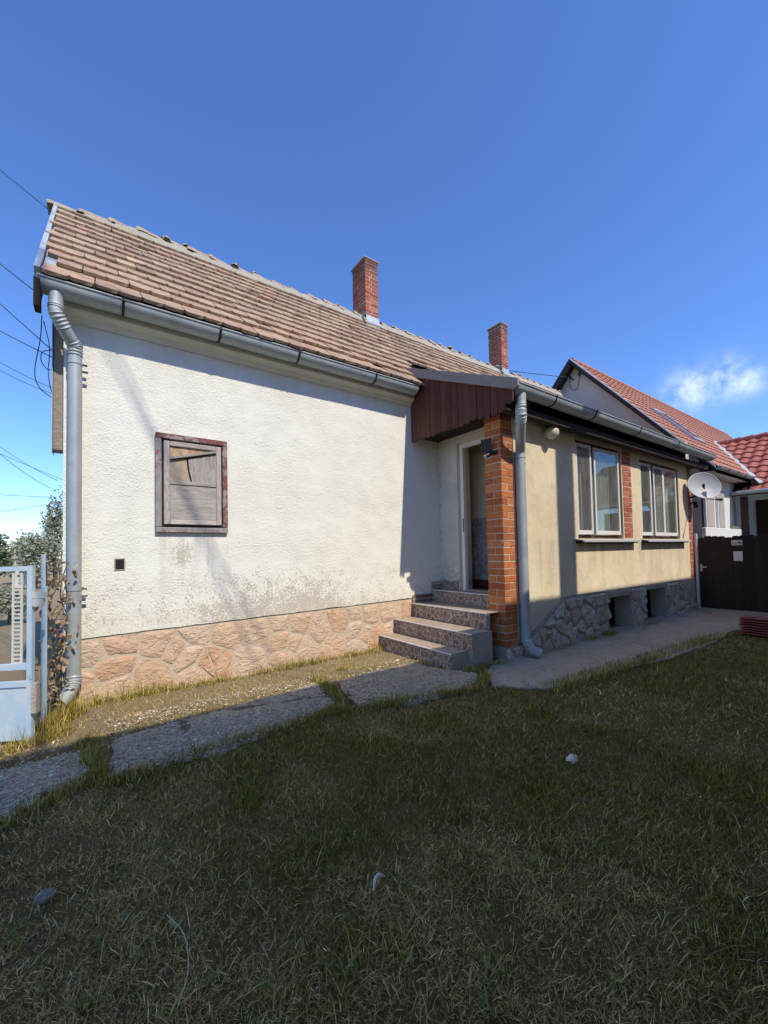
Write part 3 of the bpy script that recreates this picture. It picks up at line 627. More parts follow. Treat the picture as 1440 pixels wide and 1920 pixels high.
# --- gutters
def gutter(x0, x1, yc, zr, r, parent, brackets, name='gutter', cap0=True, cap1=True):
    b = MB(); n = 12; th = .004; xs_ = list(np.linspace(x0, x1, 24)); rows_ = []
    for x_ in xs_:
        dz = .006 * mnoise.noise(Vector((x_ * .8, 1, zr))); ring = []
        for k in range(n + 1): a = math.pi * k / n; ring.append((x_, yc - math.cos(a) * r, zr + dz - math.sin(a) * r))
        for k in range(n, -1, -1): a = math.pi * k / n; ring.append((x_, yc - math.cos(a) * (r - th), zr + dz - math.sin(a) * (r - th)))
        rows_.append(ring)
    L = len(rows_[0])
    for ring in rows_: b.v += ring
    for i in range(len(rows_) - 1):
        for k in range(L): b.f.append((i * L + k, i * L + (k + 1) % L, (i + 1) * L + (k + 1) % L, (i + 1) * L + k))
    for (xe, on) in ((x0, cap0), (x1, cap1)):
        if on: b.prism([(yc - math.cos(math.pi * k / n) * (r + .003), zr - math.sin(math.pi * k / n) * (r + .003)) for k in range(n + 1)], 0, xe - .004, xe + .004)
    b.tube([(x0, yc - r - .004, zr + .004), (x1, yc - r - .004, zr + .004)], .010, 8)
    g = b.build(name, 'zinc', parent, True)
    for bx in brackets:
        b = MB(); pts = [(yc - math.cos(math.pi * k / n) * (r + .008), zr - math.sin(math.pi * k / n) * (r + .008)) for k in range(n + 1)]; pin = [(yc - math.cos(math.pi * k / n) * (r + .002), zr - math.sin(math.pi * k / n) * (r + .002)) for k in range(n + 1)]
        for k in range(n): b.prism([pts[k], pts[k + 1], pin[k + 1], pin[k]], 0, bx - .013, bx + .013)
        b.box(bx - .013, bx + .013, yc - r - .018, yc - r - .012, zr - .02, zr + .02)
        b.build('bracket', 'dark_iron', g)
    return g
gutter(-.19, 4.69, -.245, 4.325, .11, house, (.52, 1.52, 2.55, 3.83))
# --- downspouts
def downspout(path, parent, r, ribs, clamps, mouth=True):
    P = smooth_path(path, 10); rad = [r] * len(P)
    b = MB(); D = 0
    out, rr_ = [], []
    for i, p in enumerate(P):
        out.append(p); rr_.append(r)
    # corrugations on the elbows
    fine, fr_ = [], []
    for i in range(len(out) - 1):
        L = (out[i + 1] - out[i]).length; k = max(1, int(L / .004)) if any(lo <= i / 10 <= hi for lo, hi in ribs) else 1
        for j in range(k):
            p = out[i].lerp(out[i + 1], j / k); fine.append(p)
            if k > 1: D += L / k; fr_.append(r + .011 * (1 - abs(math.sin(D * math.pi / .034)) ** .7))
            else: fr_.append(r)
    fine.append(out[-1]); fr_.append(r)
    b.tube(fine, fr_, 20, cap=False)
    b.tube([p for p in fine[-4:]], [q - .004 for q in fr_[-4:]], 20, cap=False)
    o = b.build('downspout', 'zinc', parent, True)
    for (cx_, cy_, cz_) in clamps:
        c = MB(); c.tube([(cx_, cy_, cz_ - .012), (cx_, cy_, cz_ + .012)], r + .006, 20); c.build('collar', 'zinc', o, True)
        c = MB(); c.box(cx_ + r, cx_ + r + .045, cy_ - .012, cy_ + .012, cz_ - .007, cz_ + .007); c.box(cx_ + r, cx_ + r + .05, cy_ - .012, cy_ + .012, cz_ - .082, cz_ - .067); c.box(cx_ - .01, cx_ + .01, cy_ + r, 0.01 if cy_ > -1 else W + .01, cz_ - .01, cz_ + .01); c.build('clamp', 'dark_iron', o)
    return o
downspout([(-.05, -.255, 4.26), (-.05, -.255, 4.10), (-.045, -.25, 4.03), (.03, -.18, 3.90), (.095, -.105, 3.80), (.10, -.10, 3.70), (.10, -.10, 2.2), (.10, -.10, .42), (.10, -.105, .33), (.085, -.15, .235), (.04, -.24, .165), (-.01, -.33, .13)], house, .062, ((.9, 2.7), (3.5, 4.9), (7.2, 9.4)), ((.10, -.10, 3.62), (.10, -.10, 1.23)))
gutter(4.86, 12.75, -2.07, 3.775, .115, house, (5.75, 6.9, 8.55, 10.4))
downspout([(5.03, -2.08, 3.70), (5.03, -2.08, 3.50), (5.032, -2.075, 3.38), (5.22, -1.92, 3.12), (5.34, -1.83, 3.0), (5.35, -1.815, 2.88), (5.35, -1.815, 1.6), (5.35, -1.815, .34), (5.352, -1.83, .22), (5.37, -1.90, .11), (5.43, -2.0, .06)], house, .070, ((.8, 2.2), (7.2, 9.6)), ((5.35, -1.815, 2.9), (5.35, -1.815, .72)))
# --- chimneys
def bricks_rect(x0, x1, y0, y1, z0, z1, parent, mat, corekind, course=.083, seed=0, jit=.004, pat=None):
    r = random.Random(seed); cache = {}
    core = MB(); core.box(x0 + .008, x1 - .008, y0 + .008, y1 - .008, z0, z1 - .004); co = core.build('mortar_core', corekind, parent) if pat is None else pat
    z = z0; k = 0
    def put(a, b, c, d, z):
        key = (round(b - a, 3), round(d - c, 3))
        if key not in cache:
            q = MB(); w, h = key; q.bbox(-w / 2, w / 2, -h / 2, h / 2, 0, course - .011, .005); cache[key] = q.mesh('brick', mat)
        link('brick', cache[key], parent, matrix=Matrix.Translation(((a + b) / 2 + r.uniform(-jit, jit), (c + d) / 2 + r.uniform(-jit, jit), z + r.uniform(-.002, .002))) @ Matrix.Rotation(r.uniform(-.012, .012), 4, 'Z'))
    w, h = x1 - x0, y1 - y0; t_ = .115; g = .010
    while z + course <= z1 + .02:
        if k % 2 == 0:
            put(x0, x0 + t_, y0, y0 + (h - g) / 2, z); put(x0, x0 + t_, y0 + (h + g) / 2, y1, z)
            put(x0 + t_ + g, x1, y0, y0 + t_, z)
        else:
            put(x0, x0 + (w - g) / 2 if w > .3 else x1, y0, y0 + t_, z)
            if w > .3: put(x0 + (w + g) / 2, x1, y0, y0 + t_, z)
            if h > .4: put(x0, x0 + t_, y0 + t_ + g, y0 + t_ + g + .2, z); put(x0, x0 + t_, y0 + t_ + 2 * g + .2, y1, z)
            else: put(x0, x0 + t_, y0 + t_ + g, y1, z)
        z += course; k += 1
for (x0, x1, y0, y1, zb, zt) in ((5.16, 5.50, 1.90, 2.44, 6.64, 8.13), (9.87, 10.17, 1.90, 2.36, 6.64, 8.15)):
    m = MB(); m.box(x0 + .008, x1 - .008, y0 + .008, y1 - .008, zb - .6, zt); ch = m.build('chimney', 'mortar', house)
    bricks_rect(x0, x1, y0, y1, zb + .20, zt - .06, ch, 'chimney_brick', None, seed=int(x0 * 10), pat=ch, jit=.005)
    m = MB(); m.bbox(x0 - .008, x1 + .008, y0 - .008, y1 + .008, zt - .055, zt, .006); m.build('cap_course', 'chimney_brick', ch)
    m = MB(); m.bbox(x0 - .03, x1 + .03, y0 - .03, y1 + .03, zt, zt + .03, .006); m.build('cap', 'grey_cement', ch)
    m = MB(); m.box(x0 - .012, x1 + .012, y0 - .012, y0 + .02, zb + .02, zb + .20); m.prism([(y0 - .05, zb + .0), (y0 - .01, zb + .03), (y0 - .01, zb + .05), (y0 - .055, zb + .02)], 0, x0 - .05, x1 + .05); m.build('flashing', 'flashing', ch)
    m = MB(); m.prism([(y0 - .012, zb + .06), (y0 - .012, zb + .26), (RY + .03, rz(RY) + .24), (RY + .03, rz(RY))], 0, x0 - .012, x0 + .0); m.prism([(y0 - .15, zb - .08), (y0 - .05, zb + .1), (RY, rz(RY) + .09), (RY, rz(RY) + .03)], 0, x0 - .10, x0 - .03); m.build('flashing', 'grey_scrap', ch)
# --- boarded shutter on the main wall
sh = thing('shutter', (1.26, 0, 1.84), 'weathered grey wooden shutter with flaking maroon frame and broken upper panel', 'shutter')
sx0, sx1, sz0, sz1 = .852, 1.663, 1.84, 3.025
m = MB(); m.box(sx0 + .02, sx1 - .02, -.012, .06, sz0 + .02, sz1 - .02); m.build('backing', 'dark_timber', sh)
for nm, mt, bx in (('frame_top', 'maroon_paint', (sx0, sx1, sz1 - .065, sz1)), ('frame_side', 'maroon_paint', (sx1 - .062, sx1, sz0 + .065, sz1 - .067)), ('frame_side', 'peeled_paint', (sx0, sx0 + .062, sz0 + .065, sz1 - .067)), ('frame_bottom', 'peeled_paint', (sx0, sx1, sz0, sz0 + .063))):
    m = MB(); m.bbox(bx[0], bx[1], -.05, .01, bx[2], bx[3], .006); m.jitter(.004, 6); m.build(nm, mt, sh)
ix0, ix1, iz0, iz1 = sx0 + .085, sx1 - .075, sz0 + .095, sz1 - .085
for nm, bx, mt in (('stile', (ix0, ix0 + .065, iz0, iz1), 'weathered_wood_vertical'), ('stile', (ix1 - .06, ix1, iz0, iz1), 'weathered_wood_vertical'), ('rail', (ix0 + .067, ix1 - .062, iz1 - .06, iz1), 'weathered_wood_horizontal'), ('rail', (ix0 + .067, ix1 - .062, iz0, iz0 + .06), 'weathered_wood_horizontal'), ('rail', (ix0 + .067, ix1 - .062, 2.415, 2.465), 'weathered_wood_horizontal')):
    m = MB(); m.bbox(bx[0], bx[1], -.045, -.014, bx[2], bx[3], .007); m.jitter(.003, 6); m.build(nm, mt, sh)
ax0, ax1 = ix0 + .066, ix1 - .061
m = MB(); m.bbox(ax0, ax1, -.034, -.016, iz0 + .061, 2.414, .004); m.build('panel', 'weathered_wood_horizontal', sh)
m = MB(); m.prism([(ax0 + .245, 2.466), (ax1, 2.466), (ax1, iz1 - .10), (ax0 + .20, iz1 - .20), (ax0 + .215, 2.60)], 1, -.032, -.018); m.build('panel', 'weathered_wood_vertical', sh)
m = MB(); m.prism([(ax0, 2.466), (ax0 + .225, 2.466), (ax0 + .195, 2.60), (ax0 + .18, iz1 - .20), (ax0, iz1 - .23)], 1, -.026, -.015); m.build('panel', 'tan_board', sh, label='tan fibreboard piece behind the split panel')
m = MB(); m.prism([(ax0, iz1 - .232), (ax1 - .05, iz1 - .105), (ax1, iz1 - .062), (ax0, iz1 - .062)], 1, -.022, -.0125); m.build('panel', 'ochre_board', sh, label='ochre strip of bare board under the top rail')
m = MB(); m.prism([(ax0, iz1 - .222), (ax0, iz1 - .195), (ax1 - .01, iz1 - .062), (ax1, iz1 - .085)], 1, -.062, -.034); m.build('lath', 'weathered_wood_horizontal', sh, label='loose lath lying slantwise across the broken panel')
# vent grille
vg = thing('vent_grille', (.50, 0, 1.41), 'small square dark vent grille low on the white wall', 'vent')
m = MB()
for bx in ((.449, .461, 1.41, 1.546), (.542, .554, 1.41, 1.546), (.462, .541, 1.41, 1.422), (.462, .541, 1.534, 1.546)): m.box(bx[0], bx[1], -.008, .02, bx[2], bx[3])
m.build('frame', 'grey_cement', vg); m = MB(); m.box(.461, .542, -.003, .0, 1.422, 1.534); m.build('grille', 'black_plastic', vg)
for k in range(5): m = MB(); m.box(.463, .540, -.007, -.0035, 1.430 + k * .021, 1.438 + k * .021); m.build('slat', 'dark_iron', vg)
# meter duct on the street facade
du = thing('service_duct', (-.06, .2, 2.7), 'tall narrow grey metal duct fixed on the street side of the wall', 'duct')
m = MB(); m.bbox(-.092, -.004, .06, .24, 2.71, 4.25, .006); m.build('casing', 'grey_scrap', du); m = MB(); m.box(-.099, -.093, .04, .26, 2.69, 4.25); m.build('lid', 'zinc', du)

# --- wing roof, bargeboard and porch boarding
XB = 4.80
m = MB(); m.prism([(.66, 5.03), (-2.13, 3.79), (-2.13, 3.72), (.66, 4.90)], 0, 4.80, 12.95); wroof = m.build('wing_roof', 'dark_timber', house)
m = MB()
for k in range(6):
    ya = .60 - k * .40; za = 5.035 - (.66 - ya) * .446
    m.prism([(ya, za + .025), (ya - .44, za + .025 - .44 * .446 + .01), (ya - .44, za - .44 * .446), (ya, za)], 0, 4.84, 12.95)
m.jitter(.006, 5); m.build('covering', 'ridge_clay', wroof)
m = MB(); xs_ = np.linspace(4.9, 12.95, 60)
for k in range(len(xs_) - 1):
    if k % 1 == 0: m.box(xs_[k], xs_[k + 1] - .012, -2.13 + .01 * mnoise.noise(Vector((k, 1, 1))), -1.98, 3.795 + .006 * mnoise.noise(Vector((k, 3, 1))), 3.812 + .010 * mnoise.noise(Vector((k, 2, 1))))
e = m.build('eaves_tiles', 'old_roof_tile', wroof); e['kind'] = 'stuff'
m = MB(); m.prism([(.56, 5.045), (-2.23, 3.80), (-2.235, 3.70), (-2.18, 3.665), (.56, 4.885)], 0, 4.757, 4.797); m.jitter(.006, 2.5); m.build('bargeboard', 'grey_timber', house)
m = MB(); m.prism([(.62, 5.09), (.1, 4.87), (.1, 4.845), (.62, 5.065)], 0, 4.55, 4.80); m.build('flashing', 'flashing', wroof)
rb = random.Random(4); nb = 17; bw = 2.12 / nb; gab = thing('x', (0, 0, 0), '', '') if 0 else None
m = MB(); m.prism([(.0, 4.70), (-2.10, 3.74), (-2.10, 3.62), (.0, 3.75)], 0, 4.832, 4.86); gable = m.build('porch_gable', 'dark_timber', house)
for k in range(nb):
    y1 = -k * bw - .003; y0 = -(k + 1) * bw + .003; zt0 = 5.00 - (.56 - y0) * .4455 - .06; zt1 = 5.00 - (.56 - y1) * .4455 - .06
    zb = 3.47 - .04 * k / nb + .02 * math.sin(k * 1.3) + rb.uniform(-.012, .012)
    if k >= nb - 1: zb += .06
    m = MB(); dx = rb.uniform(0, .006); m.prism([(y0, zb + .02), (y0 + .02, zb), (y1 - .02, zb), (y1, zb + .02), (y1, zt1), (y0, zt0)], 0, 4.80 - dx, 4.828); m.build('board', 'brown_board', gable)
m = MB(); m.box(4.83, 12.9, -1.98, -1.86, 3.47, 3.575); m.build('eaves_beam', 'dark_timber', house)
m = MB(); m.box(4.84, 12.9, -1.859, -.01, 3.56, 3.60); m.build('soffit', 'dark_timber', house)

# --- steps and landing
steps = thing('x', (0, 0, 0), '', '') if 0 else None
SX = (4.036, 4.346, 4.734, 5.187); SZ = (.210, .437, .664, .867); SE = (-1.62, -1.70, -1.63, -1.455)
sb = MB()
sb.box(4.046, 4.36, SE[0], .02, -.05, SZ[0] - .012); sb.box(4.356, 4.75, SE[1], .02, -.05, SZ[1] - .012); sb.box(4.744, 4.80, SE[2], .02, SZ[1], SZ[2] - .012); sb.box(4.80, 5.20, -1.455, .02, -.05, SZ[2] - .012); sb.box(5.197, 6.9, SE[3], .02, -.05, SZ[3] - .012)
body = sb.build('steps', 'grey_cement', house)
for i in range(4):
    zlo = -.02 if i == 0 else SZ[i - 1]; n = 5; L = -SE[i]
    for k in range(n):
        a = -L + L * k / n + .0015; b = -L + L * (k + 1) / n - .0015
        m = MB(); m.bbox(SX[i], SX[i] + .0095, a, b, zlo + .001, SZ[i] - .011, .002); m.build('riser_tile', 'crazy_riser_tile', body)
        xe = SX[i + 1] if i < 3 else XR + .05
        m = MB(); m.bbox(SX[i] - .012, xe - .001, a, b, SZ[i] - .0115, SZ[i], .002); m.build('tread_tile', 'crazy_tread_tile', body)
    m = MB(); m.box(SX[i] - .016, SX[i] + .004, SE[i] - .002, -.001, SZ[i] - .010, SZ[i] + .002); m.build('nosing', 'white_enamel', body)
for (a, b, z0) in ((4.40, 4.73, SZ[1]), (4.735, 5.18, SZ[2]), (5.19, 5.42, SZ[3])):
    if a > 4.7:
        m = MB(); m.box(a, b, -.014, .0, z0, z0 + .135); m.build('skirting_tile', 'crazy_riser_tile', body)
m = MB(); m.box(XR - .014, XR, -.44, -.015, SZ[3], SZ[3] + .15); m.build('skirting_tile', 'crazy_riser_tile', body)
# --- door wall and doorway
m = MB(); m.box(XR, XR + .28, -.50, .0, SZ[3] + .001, 3.62); m.box(XR, XR + .28, W + .30, -.50, 3.40, 3.62); m.build('door_wall', 'pale_plaster', house)
m = MB(); m.box(XR - .003, XR + .05, -.535, -.47, SZ[3] + .002, 3.43); m.build('door_reveal', 'grey_cement', house)
df = MB(); df.box(XR + .0, XR + .07, -.605, -.537, SZ[3] + .002, 3.395); df.box(XR + .0, XR + .07, -1.42, -.606, 3.325, 3.395); dfo = df.build('door_frame', 'white_enamel', house)
m = MB(); m.bbox(XR - .03, XR + .07, -1.43, -.607, SZ[3] + .001, SZ[3] + .022, .004); m.build('threshold', 'grey_cement', dfo)
m = MB(); m.bbox(XR - .006, XR - .0005, -.597, -.577, 1.88, 2.10, .002); m.build('strike_plate', 'dark_iron', dfo)
m = MB(); m.box(6.0, 6.1, -1.5, 1.5, 2.14, 4.2); m.box(5.72, 6.0, .9, 1.0, 2.14, 4.2); hall = m.build('hall_wall', 'hall_paint', house)
m = MB(); m.box(5.98, 6.1, -1.5, 1.5, 1.02, 2.139); m.box(5.72, 5.98, .88, 1.0, 1.02, 2.139); m.build('dado', 'patterned_dado', hall)
m = MB(); m.box(5.975, 6.1, -1.5, 1.5, .87, 1.019); m.box(5.72, 5.975, .875, 1.0, .87, 1.019); m.build('hall_skirting', 'red_floor', hall)
# --- wing front wall with window openings
WO = ((7.04, 8.72, 1.72, 3.46), (9.56, 11.62, 1.72, 3.40))
m = MB()
low_edge = [(5.30, .12), (5.70, .335), (6.10, .55), (6.50, .765), (11.39, .755), (11.9, .46), (12.38, .14), (12.45, .14)]
m.prism([(5.02, .165), (5.29, .165)] + low_edge[1:] + [(12.45, 1.72), (5.02, 1.72)], 1, W, W + .28)
m.box(5.02, 7.04, W, W + .28, 1.7201, 3.70); m.box(8.72, 9.56, W, W + .28, 1.7201, 3.70); m.box(11.62, 12.45, W, W + .28, 1.7201, 3.70)
m.box(7.04, 8.72, W, W + .28, 3.46, 3.70); m.box(9.56, 11.62, W, W + .28, 3.40, 3.70)
wwall = m.build('wing_wall', 'ochre_plaster', house)
# room behind the windows
m = MB(); m.box(6.95, 12.4, -.35, -.25, .8, 3.6); m.box(6.95, 12.4, W + .28, -.35, .75, .8); m.box(6.85, 6.95, W + .28, -.25, .8, 3.6); m.box(12.35, 12.45, W + .28, -.25, .8, 3.6); m.build('room_wall', 'hall_paint', house)
# brick pillar at the porch corner
def lay(parent, course, z0, z1, mat, layout, seed):
    r = random.Random(seed); z = z0; k = 0; cache = {}
    while z + course - .01 <= z1:
        for (a, b, c, d) in layout[k % len(layout)]:
            key = (round(b - a, 3), round(d - c, 3))
            if key not in cache: cache[key] = []
            if len(cache[key]) < 3:
                q = MB(); w, h = key; q.bbox(-w / 2, w / 2, -h / 2, h / 2, 0, course - .008 - r.uniform(0, .003), .0035 + r.uniform(0, .004)); q.jitter(.003, 20); cache[key].append(q.mesh('brick', mat))
            link('brick', r.choice(cache[key]), parent, matrix=Matrix.Translation(((a + b) / 2 + r.uniform(-.003, .003), (c + d) / 2 + r.uniform(-.003, .003), z + r.uniform(-.002, .002))) @ Matrix.Rotation(r.uniform(-.012, .012), 4, 'Z'))
        z += course; k += 1
px0, px1, py0, py1 = 5.005, 5.27, W - .012, -1.445
m = MB(); m.box(px0 + .005, px1 - .002, py0 + .005, py1 - .005, .14, 3.64); pil = m.build('brick_pillar', 'mortar', house)
hx = (px0 + px1) / 2; hy = (py0 + py1) / 2
lay(pil, .102, .165, 3.60, 'orange_brick', [[(px0, hx - .005, py0, py1), (hx + .005, px1, py0, py1)], [(px0, px1, py0, hy - .005), (px0, px1, hy + .005, py1)]], 8)
m = MB(); m.box(4.98, 5.33, W - .02, -1.44, -.08, .16); base = m.build('pillar_base', 'grey_cement', house)
for i, p in enumerate(cells([(5.07, .04), (5.2, .09), (5.29, .02)], [(4.98, -.07), (5.34, -.07), (5.34, .155), (4.98, .155)])): stone_obj(p, W - .022, base, 'rubble_stone', .01, .03, 300 + i)
def brick_strip(name, x0, x1, z0, z1, seed):
    m = MB(); m.box(x0 + .003, x1 - .003, W - .004, W + .02, z0, z1); o = m.build(name, 'mortar', house); xm = x0 + (x1 - x0) * .66; xn = x0 + (x1 - x0) * .34
    lay(o, .103, z0 + .005, z1, 'red_brick', [[(x0, xm - .005, W - .011, W + .05), (xm + .005, x1, W - .011, W + .05)], [(x0, xn - .005, W - .011, W + .05), (xn + .005, x1, W - .011, W + .05)]], seed); return o
brick_strip('brick_pier', 8.76, 9.12, 1.735, 3.56, 3)
brick_strip('brick_quoin', 12.20, 12.45, .78, 3.56, 4)
# windows
def window(x0, x1, z0, z1, sashes, posts, sill):
    f = MB(); yf = W + .05
    f.box(x0, x0 + .06, yf, yf + .12, z0, z1); f.box(x1 - .09, x1, yf, yf + .12, z0, z1); f.box(x0 + .06, x1 - .09, yf, yf + .12, z1 - .07, z1); f.box(x0 + .06, x1 - .09, yf, yf + .12, z0, z0 + .06)
    for (a, b) in posts: f.box(a, b, yf + .004, yf + .12, z0 + .06, z1 - .07)
    w = f.build('window', 'dark_brown_frame', house)
    for (a, b, zz0, zz1, open_) in sashes:
        fr_ = .05; hinge = Vector((a, W + .035, 0)); R = Matrix.Translation(hinge) @ Matrix.Rotation(open_, 4, 'Z') @ Matrix.Translation(-hinge)
        s = MB(); ya, yb = W + .015, W + .05
        s.bbox(a, a + fr_, ya, yb, zz0, zz1, .006); s.bbox(b - fr_, b, ya, yb, zz0, zz1, .006); s.bbox(a + fr_, b - fr_, ya + .001, yb, zz0, zz0 + .075, .006); s.bbox(a + fr_, b - fr_, ya + .001, yb, zz1 - .055, zz1, .006)
        s.v = [tuple(R @ Vector(p)) for p in s.v]; so = s.build('sash', 'white_frame', w)
        g = MB(); g.box(a + fr_, b - fr_, ya + .016, ya + .020, zz0 + .075, zz1 - .055); g.v = [tuple(R @ Vector(p)) for p in g.v]; g.build('pane', 'window_glass', so)
    c = MB(); n = 60; xs_ = np.linspace(x0 + .06, x1 - .09, n)
    for x_ in xs_: yy = W + .20 + .018 * math.sin(x_ * 38) + .01 * math.sin(x_ * 61); c.v += [(x_, yy, z0 + .07), (x_, yy, z1 - .1)]
    c.f = [(2 * k, 2 * k + 2, 2 * k + 3, 2 * k + 1) for k in range(n - 1)]; c.build('net_curtain', 'net_curtain', w, True)
    s = MB(); s.prism([(W + .06, z0 + .005), (W - .14, z0 - .035), (W - .145, z0 - .065), (W - .135, z0 - .065), (W - .13, z0 - .045), (W + .06, z0 - .012)], 0, sill[0], sill[1]); s.build('sill', 'sill_metal', w)
    s = MB(); s.box(sill[0] + .03, sill[1] - .05, W - .10, W + .02, z0 - .085, z0 - .045); s.build('sill_underside', 'dark_timber', w)
window(*WO[0], [(7.07, 7.56, 1.79, 3.40, -.05), (7.70, 8.60, 1.79, 3.40, -.03)], [(7.57, 7.69)], (6.93, 9.16))
window(*WO[1], [(9.59, 10.07, 1.79, 3.34, -.06), (10.27, 10.77, 1.79, 3.34, -.03), (10.79, 11.50, 1.79, 3.34, -.02)], [(10.08, 10.25)], (9.49, 11.86))
# rubble foundation of the wing
yf0 = W - .03
found = thing('x', (0, 0, 0), '', '') if 0 else None
m = MB(); m.prism([(5.33, -.08), (7.93, -.08), (7.93, .755), (6.50, .755), (5.70, .325), (5.33, .13)], 1, yf0, W + .27)
found = m.build('foundation', 'grey_mortar', house)
m = MB(); m.prism([(8.82, -.08), (9.50, -.08), (9.50, .755), (8.82, .755)], 1, yf0, W + .27); m.build('pier', 'grey_mortar', found)
m = MB(); m.prism([(10.53, -.08), (12.40, -.08), (12.38, .13), (11.39, .745), (10.53, .755)], 1, yf0, W + .27); m.build('pier', 'grey_mortar', found)
m = MB(); m.box(7.934, 8.816, yf0 - .04, W + .2, .635, .75); m.build('lintel', 'grey_cement', found); m = MB(); m.box(9.504, 10.526, yf0 - .04, W + .2, .665, .755); m.build('lintel', 'grey_cement', found)
m = MB(); m.prism([(5.60, .275), (6.47, .745), (6.48, .775), (11.40, .765), (12.4, .155), (12.4, .125), (11.385, .745), (6.50, .755)], 1, yf0 - .012, W + .01); m.jitter(.012, 7); m.build('ledge', 'grey_cement', found)
m = MB(); m.box(7.9, 10.6, W + 1.2, W + 1.25, -.1, .7); m.box(8.80, 8.83, W + .272, W + 1.2, -.1, .66); m.box(10.5, 10.53, W + .272, W + 1.2, -.1, .66); m.box(7.9, 7.93, W + .272, W + 1.2, -.1, .66); m.box(9.49, 9.515, W + .272, W + 1.2, -.1, .66); m.box(7.9, 10.6, W + .272, W + 1.2, .66, .70); m.build('cellar_wall', 'dark_timber', found)  # dark finish paints in the darkness of the cellar behind the vents
rs = random.Random(9); sid = 0
for bound, n in (([(5.36, -.06), (7.92, -.06), (7.92, .735), (6.52, .735), (5.70, .305), (5.36, .13)], 30), ([(8.83, -.06), (9.49, -.06), (9.49, .74), (8.83, .74)], 9), ([(10.54, -.06), (12.36, -.06), (12.35, .13), (11.38, .73), (10.54, .735)], 21)):
    xs_ = [p[0] for p in bound]; sd = []; tries = 0
    while len(sd) < n and tries < 4000:
        tries += 1; q = (rs.uniform(min(xs_), max(xs_)), rs.uniform(-.05, .74))
        if inpoly(bound, np.array(q[0]), np.array(q[1])) and all((q[0] - a) ** 2 + ((q[1] - b) * 1.25) ** 2 > .042 - tries * 8e-6 for a, b in sd): sd.append(q)
    for p in cells(sd, bound):
        if area(p) > .003: sid += 1; stone_obj(p, yf0 - .002, found, 'rubble_stone', .013, .045, 100 + sid, rough=.05)

# --- fittings on the house
lamp = thing('wall_lamp', (6.2, W, 3.40), 'round cream glass globe lamp under the wing eaves', 'lamp')
m = MB(); m.tube([(6.14, W + .01, 3.38), (6.14, W - .03, 3.38)], .05, 14); m.build('base', 'white_enamel', lamp, True)
m = MB()
for j in range(11):
    a = math.pi * j / 10
    for k in range(18): b = 2 * math.pi * k / 18; m.v.append((6.14 + .105 * math.sin(a) * math.cos(b), W - .125 - .105 * math.cos(a) * -1 * 1.0 - .0, 3.385 + .105 * math.sin(a) * math.sin(b)))
m.f = [(j * 18 + k, j * 18 + (k + 1) % 18, (j + 1) * 18 + (k + 1) % 18, (j + 1) * 18 + k) for j in range(10) for k in range(18)]; m.build('globe', 'lamp_glass', lamp, True)
cc = thing('security_camera', (5.0, -1.62, 2.95), 'small black security camera with solar panel on the brick pillar', 'camera')
m = MB(); m.tube([(5.0, -1.655, 2.97), (4.97, -1.655, 2.97)], .035, 12); m.tube([(4.97, -1.655, 2.965), (4.93, -1.64, 2.94)], .014, 8); m.build('bracket', 'black_plastic', cc, True)
m = MB(); m.tube([(4.955, -1.62, 2.96), (4.87, -1.60, 2.915), (4.84, -1.595, 2.90)], [.03, .034, .034], 14); body_ = m.build('body', 'black_plastic', cc, True)
m = MB(); m.tube([(4.843, -1.596, 2.902), (4.834, -1.594, 2.897)], .024, 14); m.build('lens_ring', 'white_enamel', body_, True); m = MB(); m.tube([(4.836, -1.5945, 2.898), (4.829, -1.593, 2.894)], .010, 10); m.build('lens', 'black_plastic', body_, True)
m = MB(); m.bbox(-.075, .075, -.008, .008, -.10, .10, .003); Rm = Matrix.Translation((4.93, -1.545, 3.075)) @ Matrix.Rotation(math.radians(-68), 4, 'Z') @ Matrix.Rotation(math.radians(14), 4, 'X'); m.v = [tuple(Rm @ Vector(p)) for p in m.v]; m.build('solar_panel', 'solar_glass', cc)
m = MB(); m.tube([(4.94, -1.56, 3.02), (4.97, -1.62, 2.98)], .008, 6); m.build('panel_arm', 'black_plastic', cc)
cd = tag(MB().tube(smooth_path([(5.292, W - .012, 3.3), (5.287, W - .012, 2.6), (5.29, W - .012, 1.6), (5.292, W - .012, .6), (5.30, W - .012, .3)]), .008, 6).build('conduit', 'cable_pale', smooth=True), 'thin pale cable conduit between brick pillar and downspout', 'conduit')

# --- satellite dish at the far corner
ds = thing('satellite_dish', (12.3, W, 2.6), 'grey oval satellite dish on an arm at the far wing corner', 'satellite dish')
dc = Vector((12.20, -2.07, 3.0)); nrm = Vector((-.62, -.75, .22)).normalized(); up = Vector((0, 0, 1)); sd_ = nrm.cross(up).normalized(); up = sd_.cross(nrm)
m = MB(); nr, ns = 7, 32
for side in (0, 1):
    for j in range(nr + 1):
        r_ = j / nr
        for k in range(ns): a = 2 * math.pi * k / ns; p = dc + sd_ * (.375 * r_ * math.cos(a)) + up * (.325 * r_ * math.sin(a)) + nrm * (.085 * r_ * r_ - .07 - (.012 if side else 0)); m.v.append(tuple(p))
o2 = (nr + 1) * ns
for s_, o in ((0, 0), (1, o2)):
    for j in range(nr):
        for k in range(ns): q = (o + j * ns + k, o + j * ns + (k + 1) % ns, o + (j + 1) * ns + (k + 1) % ns, o + (j + 1) * ns + k); m.f.append(q)
for k in range(ns): m.f.append((nr * ns + k, nr * ns + (k + 1) % ns, o2 + nr * ns + (k + 1) % ns, o2 + nr * ns + k))
m.build('reflector', 'dish_grey', ds, True)
rim = MB(); rim.tube([dc + sd_ * (.375 * math.cos(a)) + up * (.325 * math.sin(a)) + nrm * .012 for a in np.linspace(0, 2 * math.pi, 40)], .009, 6, False); rim.build('rim', 'white_enamel', ds, True)
